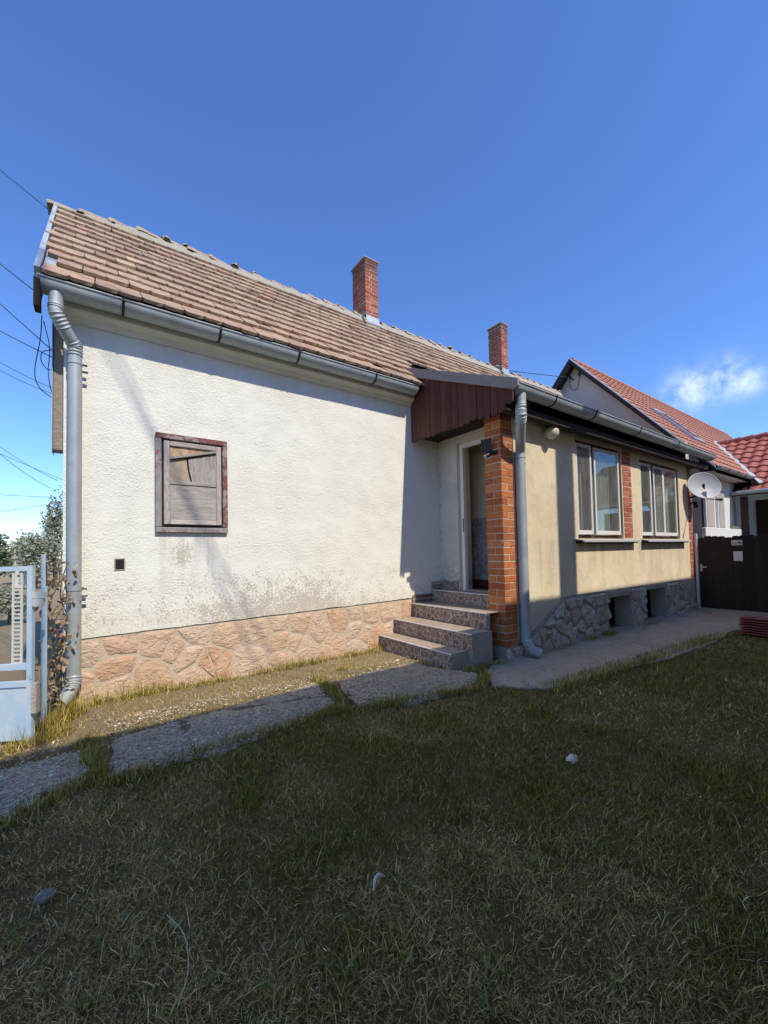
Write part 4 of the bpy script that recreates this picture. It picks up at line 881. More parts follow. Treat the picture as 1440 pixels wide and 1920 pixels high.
bl = dc - up * .20 - nrm * .03; lnb = dc - up * .52 + nrm * .42
m = MB(); m.tube([bl + nrm * .01, dc - up * .345 + nrm * .02, lnb], .014, 8); m.box(bl.x - .05, bl.x - .02, bl.y - .05, bl.y + .03, bl.z - .07, bl.z + .05); m.build('arm', 'zinc', ds)
m = MB(); m.tube([lnb, lnb - nrm * .13 + up * .06], [.034, .022], 12); m.build('receiver', 'black_plastic', ds, True)
m = MB(); m.tube([(12.3, W + .05, 2.74), (12.28, -2.02, 2.80)], .022, 8); m.tube([(12.28, -2.04, 2.74), (12.27, -2.05, 3.05)], .022, 8); m.tube([(12.3, W + .05, 2.60), (12.26, -1.86, 2.62)], .018, 8); m.tube([(12.26, -1.86, 2.62), (12.20, -1.90, 2.50)], .045, 10); m.build('bracket', 'dark_iron', ds, True)

# --- yard gate of dark boards at the far end
gt = thing('yard_gate', (12.45, -2.0, 0), 'dark brown wooden yard gate between the wing and the neighbour', 'gate')
GX = 12.45; gb = random.Random(12)
y = -1.835; k = 0
while y > -5.2:
    wd = .128; leaf_gap = .006 if k == 4 else .002
    z1 = 1.775 + .012 * math.sin(k * 1.1) - (.025 if k % 4 == 0 else 0) + gb.uniform(-.006, .006)
    m = MB(); m.prism([(y - wd, .03), (y, .03), (y, z1 - .015), (y - .03, z1), (y - wd + .03, z1), (y - wd, z1 - .015)], 0, GX - gb.uniform(0, .006), GX + .025); m.build('board', 'gate_board', gt); y -= wd + leaf_gap; k += 1
for z_ in (.30, 1.45): m = MB(); m.box(GX + .027, GX + .075, -5.2, -1.84, z_, z_ + .09); m.build('rail', 'gate_board', gt)
m = MB(); m.box(GX - .012, GX - .007, -1.895, -1.855, .92, 1.10); hp = m.build('handle_plate', 'zinc', gt); m = MB(); m.tube([(GX - .01, -1.875, 1.03), (GX - .06, -1.875, 1.03), (GX - .065, -2.0, 1.03)], .011, 8); m.build('handle', 'white_enamel', hp, True)
m = MB(); m.bbox(12.42, 12.47, -1.815, -1.765, .0, 1.85, .004); m.build('light_gap_strip', 'white_enamel', gt)  # white strip painted in for the light gap between gate and wing
sg = thing('warning_sign', (GX, -2.57, 1.54), 'small pale rectangular sign with dog silhouette on the dark gate', 'sign')
m = MB(); m.bbox(GX - .014, GX - .009, -2.675, -2.475, 1.545, 1.665, .002); m.build('plate', 'sign_face', sg)
# tiny dog silhouette and a line of lettering, unreadable in the photograph
m = MB()
for (a, b, c, d) in ((-2.655, -2.60, 1.585, 1.612), (-2.612, -2.588, 1.605, 1.635), (-2.655, -2.647, 1.563, 1.59), (-2.612, -2.604, 1.563, 1.59)): m.box(GX - .0165, GX - .0148, a, b, c, d)
m.build('dog_emblem', 'black_plastic', sg)
m = MB()
for k in range(6): m.box(GX - .0165, GX - .0148, -2.575 + k * .0155, -2.575 + k * .0155 + .010, 1.575, 1.600)
m.build('lettering', 'grey_scrap', sg)
pq = thing('plaque', (GX, -2.58, 1.18), 'white rounded square plaque below the sign on the dark gate', 'plaque')
m = MB(); m.bbox(GX - .016, GX - .009, -2.67, -2.505, 1.18, 1.405, .02 if 0 else .003); m.build('plate', 'plaque_face', pq); m = MB(); m.prism([(-2.60, 1.265), (-2.575, 1.265), (-2.5875, 1.245)], 0, GX - .0185, GX - .0165); m.build('mark', 'grey_scrap', pq)

# --- stack of red tile sheets by the gate
for k in range(7):
    rr_ = random.Random(40 + k); z0 = .018 + k * .043; y0 = -4.9 + rr_.uniform(-.02, .02); y1 = -3.27 + rr_.uniform(-.02, .02); x0 = 9.35 + rr_.uniform(-.015, .015)
    b = MB(); n = 26; ys_ = np.linspace(y0, y1, n)
    for (dz) in (0, .018):
        for xx_ in (x0, x0 + .42):
            for j, yy in enumerate(ys_): b.v.append((xx_, yy, z0 + dz + .010 * abs(math.sin(j * .9))))
    for j in range(n - 1): b.f += [(j, j + 1, n + j + 1, n + j), (2 * n + j, 3 * n + j, 3 * n + j + 1, 2 * n + j + 1), (j, 2 * n + j, 2 * n + j + 1, j + 1), (n + j, n + j + 1, 3 * n + j + 1, 3 * n + j)]
    b.f += [(0, n, 3 * n, 2 * n), (n - 1, 3 * n - 1, 4 * n - 1, 2 * n - 1)]
    ordn = ('bottom', 'second from the bottom', 'third from the bottom', 'middle', 'third from the top', 'second from the top', 'topmost')[k]
    tag(b.build('roofing_sheet', 'red_sheet'), 'red roofing sheet, %s in the stack before the gate' % ordn, 'roofing sheet', 'red roofing sheets stacked by the gate')

# ------------------------------------------------------------------ neighbouring houses
nb1 = thing('neighbour_house', (13.5, 0, 0), 'neighbouring house with grey gable and long orange tiled roof', 'house')
AX, AY, AZ, S1, EY1 = 13.5, 1.83, 8.0, 1.15, -1.98
m = MB(); m.prism([(-1.55, 0), (5.2, 0), (5.2, 4.1), (AY, AZ - .15), (-1.55, 4.06)], 0, AX + .25, AX + .5); m.build('gable_wall', 'grey_render', nb1)
m = MB(); m.box(AX + .5, 30, -1.60, -1.3, 0, 3.95); fw = m.build('front_wall', 'house_white', nb1)
m = MB(); m.box(30, 30.3, -1.6, 5.2, 0, 4.2); m.box(AX + .5, 30, 5.0, 5.2, 0, 4.2); m.build('rear_wall', 'house_white', nb1)
zr1 = lambda y: AZ - S1 * abs(AY - y)
m = MB(); m.prism([(EY1, zr1(EY1) - .08), (AY, AZ - .08), (2 * AY - EY1, zr1(EY1) - .08), (2 * AY - EY1, zr1(EY1) - .16), (AY, AZ - .2), (EY1, zr1(EY1) - .16)], 0, AX, 30.3); nroof = m.build('roof', 'dark_timber', nb1)
# tiles of the neighbour's roof: one corrugated course after another
b = MB(); a1 = math.atan(S1); L1 = (AY - EY1) / math.cos(a1); nrow = 17; e1 = L1 / nrow
xs_ = np.arange(AX - .03, 30.3, .10); prof = [0.0, .018, .024]
for r in range(nrow):
    s0 = r * e1 - .03; s1 = s0 + e1 + .05; o = len(b.v)
    for (s, lift) in ((s0, -.005), (s0, .045), (s1, .008)):
        for i, x_ in enumerate(xs_): h = lift + prof[i % 3] + (.0 if lift < 0 else 0); b.v.append((float(x_), EY1 + s * math.cos(a1) - h * math.sin(a1), zr1(EY1) + s * math.sin(a1) + h * math.cos(a1)))
    n = len(xs_)
    for i in range(n - 1): b.f += [(o + i, o + i + 1, o + n + i + 1, o + n + i), (o + n + i, o + n + i + 1, o + 2 * n + i + 1, o + 2 * n + i)]
bo = b.build('tiles', 'new_roof_tile', nroof); bo['kind'] = 'stuff'
m = MB()
for k in range(42):
    x_ = AX + k * .4; m.prism([(AY - .14, AZ - .06), (AY - .08, AZ + .04), (AY, AZ + .075), (AY + .08, AZ + .04), (AY + .14, AZ - .06)], 0, x_, x_ + .37 + .02 * (k % 2))
r_ = m.build('ridge_tiles', 'new_roof_tile', nroof); r_['kind'] = 'stuff'
for s_ in (-1, 1):
    m = MB(); ye = EY1 if s_ < 0 else 2 * AY - EY1
    m.prism([(AY, AZ + .05), (ye, zr1(EY1) + .03), (ye, zr1(EY1) - .02), (AY, AZ + .0)], 0, AX - .075, AX - .03); m.build('verge_flashing', 'white_enamel' if s_ < 0 else 'dark_timber', nroof)
    m = MB(); dd = .11 if s_ < 0 else .24; m.prism([(AY, AZ - .001), (ye, zr1(EY1) - .021), (ye, zr1(EY1) - dd), (AY, AZ - dd - .02)], 0, AX - .07, AX - .02); m.build('bargeboard', 'dark_timber', nroof)
gutter(13.45, 16.75, EY1 - .06, zr1(EY1) - .02, .07, nb1, (14.1, 14.9, 15.7, 16.4))
m = MB(); m.tube([(16.68, EY1 - .06, zr1(EY1) - .05), (16.68, EY1 - .04, 3.35), (16.66, -1.7, 3.1)], .04, 10); m.build('downspout', 'white_enamel', nb1, True)
m = MB(); m.box(13.55, 16.9, EY1 - .0, -1.61, 3.48, 3.53); m.build('soffit', 'house_white', nb1)
# skylight
def n1slope(x, y, h=0): return Vector((x, y - h * math.sin(a1), zr1(y) + h * math.cos(a1)))
m = MB()
for (x0, x1, y0, y1) in ((15.35, 16.35, -.95, -.87), (15.35, 16.35, .12, .20), (15.35, 15.43, -.869, .119), (16.27, 16.35, -.869, .119)):
    P = [n1slope(x0, y0, .0), n1slope(x1, y0, .0), n1slope(x1, y1, .0), n1slope(x0, y1, .0), n1slope(x0, y0, .11), n1slope(x1, y0, .11), n1slope(x1, y1, .11), n1slope(x0, y1, .11)]
    m.add(P, [(0, 3, 2, 1), (4, 5, 6, 7), (0, 1, 5, 4), (1, 2, 6, 5), (2, 3, 7, 6), (3, 0, 4, 7)])
sk = m.build('skylight', 'flashing', nroof); m = MB(); m.add([n1slope(15.43, -.87, .09), n1slope(16.27, -.87, .09), n1slope(16.27, .12, .09), n1slope(15.43, .12, .09)], [(0, 1, 2, 3)])
m.build('pane', 'solar_glass', sk) if 0 else None
# windows and parapet on the neighbour's front wall
for (x0, x1) in ((13.75, 14.45), (14.75, 15.35)):
    m = MB(); m.box(x0, x1, -1.66, -1.601, 2.0, 3.2); wq = m.build('window', 'white_enamel', nb1); m = MB(); m.box(x0 + .07, x1 - .07, -1.672, -1.661, 2.07, 3.13); m.build('pane', 'grey_timber', wq)
m = MB(); m.bbox(12.95, 16.1, -1.86, -1.78, 0, 2.02, .01); m.build('parapet', 'house_white', nb1)
for i, x_ in enumerate((15.2, 15.45, 15.7)):
    m = MB(); m.tube([(x_, -1.84, 2.02), (x_, -1.84, 2.10)], [.04, .055], 10); tag(m.build('flower_pot', 'grey_timber', smooth=True), ('small grey pot on the neighbour parapet, leftmost of three', 'small grey pot on the neighbour parapet, middle of three', 'small grey pot on the neighbour parapet, rightmost of three')[i], 'pot', 'pots on the parapet')
# insulators and service wire on the gable
ins = thing('cable_bracket', (13.7, 1.8, 7.4), 'small dark cable bracket with looped wire near the neighbour gable top', 'bracket')
m = MB(); m.tube([(13.76, 1.90, 7.40), (13.55, 1.90, 7.42)], .02, 8); m.tube([(13.55, 1.90, 7.38), (13.55, 1.90, 7.48)], .035, 8); m.build('hook', 'dark_iron', ins, True)
m = MB(); m.tube([(13.75, 1.66, 7.50), (13.70, 1.66, 7.50)], .06, 10); m.build('box', 'black_plastic', ins, True)
m = MB(); m.tube(smooth_path([(13.56, 1.90, 7.40), (13.66, 1.98, 7.2), (13.68, 1.86, 7.0), (13.68, 1.72, 7.05), (13.70, 1.65, 7.45)]), .010, 6); m.build('wire_loop', 'cable_black', ins, True)
# second neighbouring wing with its red roof
nb2 = thing('neighbour_wing', (16.3, -2.5, 0), 'lower neighbouring wing with wavy red tiled roof and dark open porch', 'house')
EX2, EZ2, RX2, S2 = 16.24, 3.16, 19.4, .695
a2 = math.atan(S2); L2 = (RX2 - EX2) / math.cos(a2)
m = MB(); m.prism([(EX2, EZ2 - .04), (RX2, EZ2 + S2 * (RX2 - EX2) - .04), (RX2 + 3.1, EZ2 - .04), (RX2 + 3.1, EZ2 - .12), (RX2, EZ2 + S2 * (RX2 - EX2) - .12), (EX2, EZ2 - .12)], 1, -8.0, -.4); roof2 = m.build('roof', 'dark_timber', nb2)
def wave_tile(wd=.30, ln=.42):
    b = MB(); n = 9; u = [i / (n - 1) for i in range(n)]; pr = [(.030 * math.sin(math.pi * min(1, q / .62)) if q < .62 else -.014 * math.sin(math.pi * (q - .62) / .38)) for q in u]
    for (vv, lift) in ((0, -.008), (0, .022), (ln, -.004)):
        for q, h in zip(u, pr): b.v.append(((q - .5) * wd, vv, h + lift))
    for r in range(2):
        for i in range(n - 1): b.f.append((r * n + i, r * n + i + 1, (r + 1) * n + i + 1, (r + 1) * n + i))
    return b
wt = wave_tile().mesh('tile', 'red_roof_tile', True); R2 = Matrix(((0, math.cos(a2), -math.sin(a2), 0), (-1, 0, 0, 0), (0, math.sin(a2), math.cos(a2), 0), (0, 0, 0, 1)))
nr2 = 10; e2 = L2 / nr2
for r in range(nr2):
    for c_ in range(14):
        y = -.75 - c_ * .285; s = r * e2 - .03; X = EX2 + s * math.cos(a2); Z = EZ2 + s * math.sin(a2)
        if zr1(y) > Z + .10 and y > EY1 + .05: continue      # under the main roof
        link('tile', wt, roof2, matrix=Matrix.Translation((X, y, Z + .02)) @ R2 @ Matrix.Rotation(-.045, 4, 'X'))
for k in range(12): m = MB(); y = -.45 - k * .36; m.tube([(RX2, y, EZ2 + S2 * (RX2 - EX2) + .0), (RX2, y - .40, EZ2 + S2 * (RX2 - EX2) + .015)], [.10, .125], 12); m.build('ridge_tile', 'red_roof_tile', roof2, True)
vy = lambda x: AY - (AZ - (EZ2 + S2 * (x - EX2))) / S1
m = MB(); A = [(x, vy(x), EZ2 + S2 * (x - EX2) + .07) for x in (16.45, 19.5)]
m.add([(A[0][0] - .10, A[0][1] + .02, A[0][2] + .03), (A[0][0] + .16, A[0][1] - .04, A[0][2] + .05), (A[1][0] + .2, A[1][1] - .04, A[1][2] + .05), (A[1][0] - .10, A[1][1] + .05, A[1][2] + .06)], [(0, 1, 2, 3)]); 
m.add([(p[0], p[1], p[2] - .03) for p in m.v[:4]], [(0, 3, 2, 1)]); m.f += [(0, 1, 5, 4), (1, 2, 6, 5), (2, 3, 7, 6), (3, 0, 4, 7)]; m.build('valley_flashing', 'flashing', roof2)
gutter2 = MB(); gutter2.tube([(EX2 - .05, -1.62, EZ2 - .03), (EX2 - .05, -7.9, EZ2 - .03)], .06, 10); gutter2.build('gutter', 'zinc', nb2, True)
m = MB(); m.box(19.0, 19.2, -7.8, -1.62, 0, 3.1); m.build('wall', 'dark_brown_frame', nb2)  # dark finish stands in for the shade inside the porch recess
for y in (-1.75, -3.1): m = MB(); m.bbox(16.5, 16.66, y - .16, y, 0, 3.05, .01); m.build('post', 'dark_brown_frame', nb2)
m = MB(); m.box(18.9, 18.995, -2.6, -2.1, 0, 2.4); dr = m.build('door', 'dark_timber', nb2); m = MB(); m.box(18.87, 18.899, -2.16, -2.12, 1.0, 1.15); m.build('handle', 'zinc', dr)

# house behind the camera whose shadow lies over the yard
op = thing('house_opposite', (6, -7, 0), 'beige two-storey house across the yard whose shadow falls over the grass', 'house')
m = MB(); m.box(-1.7, 14.6, -9.6, -6.15, 0, 5.05); m.prism([(-9.6, 5.05), (-6.15, 5.05), (-7.9, 6.7)], 0, -1.7, 14.6); m.build('wall', 'beige_render', op)
m = MB(); m.prism([(-5.85, 5.52), (-7.9, 7.1), (-10.0, 5.4), (-10.0, 5.3), (-7.9, 6.95), (-5.85, 5.40)], 0, -2.0, 14.9); orf = m.build('roof', 'new_roof_tile', op)
m = MB(); m.box(7.13, 7.61, -7.45, -7.0, 5.9, 9.9); m.build('chimney', 'red_brick', orf)
for x_ in (1.0, 4.5, 8.0, 12.0): m = MB(); m.box(x_, x_ + 1.2, -6.16, -6.11, 1.1, 2.5); wq = m.build('window', 'white_enamel', op); m = MB(); m.box(x_ + .08, x_ + 1.12, -6.115, -6.10, 1.18, 2.42); m.build('pane', 'solar_glass', wq)
ms_ = thing('roof_mast', (.8, -8.0, 6.9), 'tall steel mast with two guy ropes on the opposite roof', 'mast')
m = MB(); m.tube([(.80, -8.0, 6.8), (.80, -8.0, 14.2)], .03, 8); m.tube([(.80, -8.03, 14.1), (1.14, -8.06, 14.1)], .02, 6); m.build('pole', 'zinc', ms_, True)
for (a, b) in (((.843, -8.0, 14.1), (4.47, -8.0, 6.95)), ((1.12, -8.06, 14.1), (4.0, -8.06, 6.95))): m = MB(); m.tube([a, b], .012, 6); m.build('guy_rope', 'cable_black', ms_)

# ------------------------------------------------------------------ overhead cables on the street side
cab = [((-.25, 1.9, 6.55), (-6.1, 16., 19.), 0, 'black overhead cable running left from the roof ridge end'),
       ((-.24, -.15, 4.27), (-6.0, 16., 15.5), 0, 'black overhead cable running left from the eaves corner'),
       ((-.10, .30, 3.86), (-5.9, 15.3, 14.2), .0, 'upper black service cable ending at the grey duct'),
       ((-.10, .22, 3.76), (-5.8, 15.3, 12.2), .2, 'lower black service cable ending at the grey duct'),
       ((-.6, 8, 6.0), (-5.8, 15.3, 11.9), .5, 'upper of two parallel cables passing behind the grey duct'),
       ((-.6, 8, 5.85), (-5.8, 15.3, 11.6), .55, 'lower of two parallel cables passing behind the grey duct'),
       ((-1.25, 17, 4.6), (-5.8, 15.3, 10.2), .8, 'thick sagging cable dropping towards the small tree'),
       ((-.9, 15, 4.65), (-5.9, 15.3, 9.6), .6, 'thin sagging cable beside the thick one near the tree'),
       ((-.7, 14, 4.55), (-6.5, 16.3, 7.7), .1, 'thin cable crossing the sky above the small tree'),
       ((-1.3, 18, 4.35), (-6.5, 18.3, 4.5), .05, 'low level cable behind the small tree'),
       ((-1.5, 18, 4.0), (-6.5, 18.3, 2.9), .05, 'lowest slanting cable above the distant bushes')]
for a, b, sag, lb in cab:
    A, B = Vector(a), Vector(b); pts = []
    for k in range(17): t_ = k / 16; p = A.lerp(B, t_); p.z -= sag * 4 * t_ * (1 - t_); pts.append(p)
    m = MB(); m.tube(pts, [.004 + .005 * (p - CAM).length / 20 for p in pts], 6); tag(m.build('overhead_cable', 'cable_black', smooth=True), lb, 'cable', 'cables on the street side')
for i, pts in enumerate(([(-.17, -.1, 4.05), (-.19, 0, 3.85), (-.235, .02, 3.5), (-.20, .1, 3.36), (-.10, .2, 3.30)], [(-.16, -.05, 4.02), (-.12, .05, 3.8), (-.13, .06, 3.55), (-.12, .12, 3.42), (-.10, .22, 3.32)], [(-.10, .25, 3.86), (-.19, .22, 3.80), (-.20, .22, 3.70), (-.15, .22, 3.62), (-.10, .22, 3.63)])):
    pts = [(p[0], p[1], p[2] + (.65 if i < 2 and 0 else 0)) for p in pts]
    tag(MB().tube(smooth_path(pts), .0045, 6).build('cable_loop', 'cable_black', smooth=True), ('long slack black cable hanging below the eaves corner', 'short slack black cable beside the long hanging one', 'small round loop of black cable beside the grey duct')[i], 'cable', 'slack cables at the corner')
tag(MB().tube([(10.4, 2.3, 7.05), (13.55, 1.90, 7.42)], .010, 6).build('service_wire', 'cable_black'), 'thin wire from behind the far chimney to the neighbour gable', 'wire')

# ------------------------------------------------------------------ blue metal gate on the left
bg = thing('metal_gate', (-.17, -.8, 0), 'pale blue metal gate with slotted strips and solid lower panel', 'gate')
ga = Vector((-.172, -.80, 0)); gd = Vector((-.88, .47, 0)).normalized(); gn = Vector((-gd.y, gd.x, 0))
def gbox(b, u0, u1, d0, d1, z0, z1):
    P = [ga + gd * u + gn * d + Vector((0, 0, z)) for z in (z0, z1) for (u, d) in ((u0, d0), (u1, d0), (u1, d1), (u0, d1))]
    return b.add(P, [(0, 3, 2, 1), (4, 5, 6, 7), (0, 1, 5, 4), (1, 2, 6, 5), (2, 3, 7, 6), (3, 0, 4, 7)])
gbox(MB(), -.02, .02, -.02, .02, .0, 1.50).build('post', 'pale_blue_paint', bg)
gbox(MB(), .021, 1.9, -.018, .018, 1.455, 1.495).build('rail', 'pale_blue_paint', bg)
gbox(MB(), .021, 1.9, -.018, .018, .615, .665).build('rail', 'pale_blue_paint', bg)
gbox(MB(), .021, 1.9, -.018, .018, .47, .515).build('rail', 'pale_blue_paint', bg)
gbox(MB(), .021, 1.9, -.006, .006, .02, .469).build('panel', 'pale_blue_paint', bg)
for k in range(9):
    u0 = .065 + k * .21; b = MB(); gbox(b, u0, u0 + .014, -.006, .006, .666, 1.454); gbox(b, u0 + .066, u0 + .080, -.006, .006, .666, 1.454)
    for j in range(23): zq = .666 + j * .0345; gbox(b, u0 + .0145, u0 + .0655, -.0055, .0055, zq, zq + .011)
    b.build('slotted_strip', 'cream_paint', bg)
b = MB(); gbox(b, -.12, -.021, -.012, .02, 1.22, 1.27); gbox(b, -.10, -.03, -.02, .03, 1.15, 1.215); b.build('latch', 'cream_paint', bg)
gbox(MB(), -.07, -.03, -.01, .04, .25, .50).build('hinge', 'mortar', bg)
fp = tag(MB().bbox(-.125, -.085, -.52, -.48, -.05, 1.30, .004).build('fence_post', 'pale_blue_paint'), 'slim pale blue steel post between gate and downspout', 'post')
fp2 = tag(MB().bbox(-.16, -.125, -.16, -.12, -.05, 1.60, .004).build('fence_post', 'pale_blue_paint'), 'shorter-looking blue post behind, half hidden by the dead vine', 'post')

# ------------------------------------------------------------------ vegetation
def leaf_mesh(seed, L, w, mat, curl=.35, name='leaf'):
    r = random.Random(seed); b = MB(); n = 5
    for i in range(n):
        t_ = i / (n - 1); ww = w * math.sin(math.pi * (.08 + .92 * t_) * .98) ** .8; z = L * curl * (t_ * t_ - .3 * t_) ; e = r.uniform(-.1, .1) * w
        b.v += [(-ww + e, L * t_, z + .35 * ww), (0, L * t_, z - .1 * ww), (ww + e, L * t_, z + .35 * ww * r.uniform(.3, 1.4))]
    for i in range(n - 1):
        for k in range(2): b.f.append((3 * i + k, 3 * i + k + 1, 3 * i + 4 + k, 3 * i + 3 + k))
    return b
vine = thing('dead_vine', (-.05, -.3, 0), 'dried brown vine climbing the post beside the left downspout', 'vine')
rv = random.Random(21); lm = [leaf_mesh(i, .052, .017, 'dry_leaf', rv.uniform(-.5, .6)).mesh('leaf', 'dry_leaf') for i in range(6)]
stems = []
for k in range(5):
    x0, y0 = rv.uniform(-.09, .01), rv.uniform(-.42, -.16); pts = [(x0, y0, 0)]
    for j in range(1, 9): pts.append((x0 + rv.uniform(-.05, .05) + .0 * j, y0 + rv.uniform(-.05, .05), j * (.19 if k < 4 else .12)))
    P = smooth_path(pts, 4); stems.append(P); MB().tube(P, .005, 5).build('stem', 'bark', vine)
for k in range(290):
    P = rv.choice(stems); p = P[int(len(P) * rv.betavariate(2.0, 1.3)) - 1]; off = Vector((rv.gauss(0, .05), rv.gauss(0, .05), rv.gauss(0, .04)))
    link('leaf', rv.choice(lm), vine, matrix=Matrix.Translation(p + off) @ Matrix.Rotation(rv.uniform(0, 6.28), 4, 'Z') @ Matrix.Rotation(rv.uniform(-2.2, .6), 4, 'X') @ Matrix.Rotation(rv.uniform(-.8, .8), 4, 'Y') @ Matrix.Scale(rv.uniform(.6, 1.25), 4))
def crown(name, loc, rx, ry, rz_, n, lsz, mat, parent, seed, clumps=9):
    r = np.random.default_rng(seed); cc_ = r.normal(size=(clumps, 3)); cc_ /= np.linalg.norm(cc_, axis=1)[:, None]; cc_ *= r.uniform(.35, .85, (clumps, 1))
    ci = r.integers(0, clumps, n); p = cc_[ci] + r.normal(0, .21, (n, 3)); p = p * np.array([rx, ry, rz_]) + np.array(loc)
    d1 = r.normal(size=(n, 3)); d1 /= np.linalg.norm(d1, axis=1)[:, None]; d2 = np.cross(d1, r.normal(size=(n, 3))); d2 /= np.linalg.norm(d2, axis=1)[:, None]
    s = lsz * r.uniform(.6, 1.4, (n, 1)); v = np.stack([p, p + d1 * s * .5 + d2 * s * .28, p + d1 * s, p + d1 * s * .5 - d2 * s * .28], 1).reshape(-1, 3)
    me = bpy.data.meshes.new(name); me.from_pydata(v.tolist(), [], (np.arange(n)[:, None] * 4 + np.arange(4)).tolist()); me.materials.append(M[mat])
    at = me.attributes.new('tint', 'FLOAT', 'POINT'); at.data.foreach_set('value', np.repeat(r.random(n), 4)); return link(name, me, parent)
def tree(name, x, y, h, r, mat, n, lsz, label, cat, seed, trunk=True):
    t_ = thing(name, (x, y, 0), label, cat, 'vegetation across the street')
    rr_ = random.Random(seed); b = MB(); b.tube(smooth_path([(x, y, 0), (x + rr_.uniform(-.1, .1), y, h * .35), (x + rr_.uniform(-.2, .2), y, h * .8)]), [.05 + .03 * h * (1 - i / 17) * .4 for i in range(17)], 7)
    for k in range(5): a = rr_.uniform(0, 6.28); z0 = h * rr_.uniform(.3, .6); b.tube([(x, y, z0), (x + math.cos(a) * r * .6, y + math.sin(a) * r * .6, z0 + h * .22)], [.04, .012], 5)
    b.build('trunk', 'bark', t_); crown('crown', (x, y, h * .6), r, r, h * .42, n, lsz, mat, t_, seed, 14); return t_
tree('small_tree', -1.50, 24, 5.5, .55, 'hazed_leaf', 1700, .17, 'tall slender haze-paled tree behind the house corner', 'tree', 1)
tree('round_bush', -2.3, 23, 2.75, 1.0, 'hazed_leaf', 2400, .15, 'wide green bush in the distance beside the slender tree', 'bush', 2)
tree('leafy_shrub', -3.75, 21, 2.75, .6, 'green_leaf', 2600, .2, 'darker shrub at the left picture edge above the gate', 'bush', 3)
tree('low_hedge', -3.2, 30, 3.0, 2.2, 'hazed_leaf', 6000, .2, 'broad low green hedge far behind the blue gate', 'hedge', 4)
tree('low_hedge', -7.5, 30, 3.4, 3.0, 'green_leaf', 5000, .22, 'dark hedge far left beyond the street', 'hedge', 6)
tree('garden_shrub', -1.4, 8, .95, .5, 'hazed_leaf', 3000, .08, 'grey-green garden shrub behind the slotted gate strips', 'bush', 5)
hut = thing('garden_shed', (-2.9, 24, 0), 'small pale shed with dark roof far behind the gate', 'shed')
MB().box(-3.3, -2.75, 24, 25, 0, 1.62).build('wall', 'beige_render', hut); MB().prism([(-3.4, 1.62), (-2.65, 1.62), (-2.85, 1.85), (-3.2, 1.85)], 1, 23.9, 25.1).build('roof', 'grey_timber', hut)
# grass: blades generated directly as mesh data
def blades(name, px, py, pz, h, w, az, lean, col, label, parent=None):
    n = len(px); dx, dy = np.cos(az), np.sin(az); sx, sy = -dy, dx
    V = np.zeros((n, 5, 3)); base = np.stack([px, py, pz], 1)
    side = np.stack([sx * w, sy * w, np.zeros(n)], 1)
    l1 = h * .55; up1 = np.stack([dx * l1 * np.sin(lean * .85), dy * l1 * np.sin(lean * .85), l1 * np.cos(lean * .85)], 1)
    up2 = up1 + np.stack([dx * h * .45 * np.sin(lean * 1.12), dy * h * .45 * np.sin(lean * 1.12), h * .45 * np.cos(lean * 1.12)], 1)
    V[:, 0] = base - side; V[:, 1] = base + side; V[:, 2] = base + up1 + side * .75; V[:, 3] = base + up1 - side * .75; V[:, 4] = base + up2
    V[:, 4, 2] = np.maximum(V[:, 4, 2], pz + .004)
    me = bpy.data.meshes.new(name); me.vertices.add(n * 5); me.vertices.foreach_set('co', V.reshape(-1).astype(np.float32))
    i = np.arange(n)[:, None] * 5; loops = np.concatenate([i + 0, i + 1, i + 2, i + 3, i + 3, i + 2, i + 4], 1).reshape(-1)
    starts = np.stack([np.arange(n) * 7, np.arange(n) * 7 + 4], 1).reshape(-1); me.loops.add(len(loops)); me.loops.foreach_set('vertex_index', loops.astype(np.int32))
    me.polygons.add(n * 2); me.polygons.foreach_set('loop_start', starts.astype(np.int32)); me.update(calc_edges=True); me.validate()
    at = me.attributes.new('tint_color', 'FLOAT_COLOR', 'POINT'); c4 = np.ones((n, 5, 4)); c4[:, :, :3] = col[:, None, :]; at.data.foreach_set('color', c4.reshape(-1).astype(np.float32))
    me.materials.append(M['grass_blade']); o = link(name, me, parent); o['kind'] = 'stuff'; o['label'] = label; o['category'] = 'grass'; return o
def vnoise(x, y, sc, seed):
    # value noise, vectorised
    r = np.random.default_rng(seed); G = r.random((64, 64)); X = x * sc + 100; Y = y * sc + 100; i = np.floor(X).astype(int); j = np.floor(Y).astype(int); fx = X - i; fy = Y - j; fx = fx * fx * (3 - 2 * fx); fy = fy * fy * (3 - 2 * fy)
    g = lambda a, b: G[a % 64, b % 64]; return (g(i, j) * (1 - fx) + g(i + 1, j) * fx) * (1 - fy) + (g(i, j + 1) * (1 - fx) + g(i + 1, j + 1) * fx) * fy
def fbm(x, y, sc, seed): return .55 * vnoise(x, y, sc, seed) + .3 * vnoise(x, y, sc * 2.3, seed + 1) + .15 * vnoise(x, y, sc * 5.1, seed + 2)
def ground_z(x, y):
    return np.array([gz(a, b) for a, b in zip(x, y)])
def keep_mask(x, y, edge=.0):
    k = (y < -.03) & (x > -3.5) & (x < 12.3)
    for p in SLABS + [APRON]: k &= ~inpoly(rough_edge(p, .15, .05, 2), x + rng.normal(0, .035 + edge, len(x)), y + rng.normal(0, .035 + edge, len(x)))
    k &= ~((x > 3.98) & (y > -1.75)); k &= ~((x > 4.9) & (y > W - .05)); return k
yaw = math.atan2(F_.x, F_.y)
def scatter(n, rmin, rmax, pw):
    r = rmin + (rmax - rmin) * rng.random(n) ** pw; th = yaw + rng.uniform(-1.0, 1.0, n); return CAM.x + r * np.sin(th), CAM.y + r * np.cos(th)
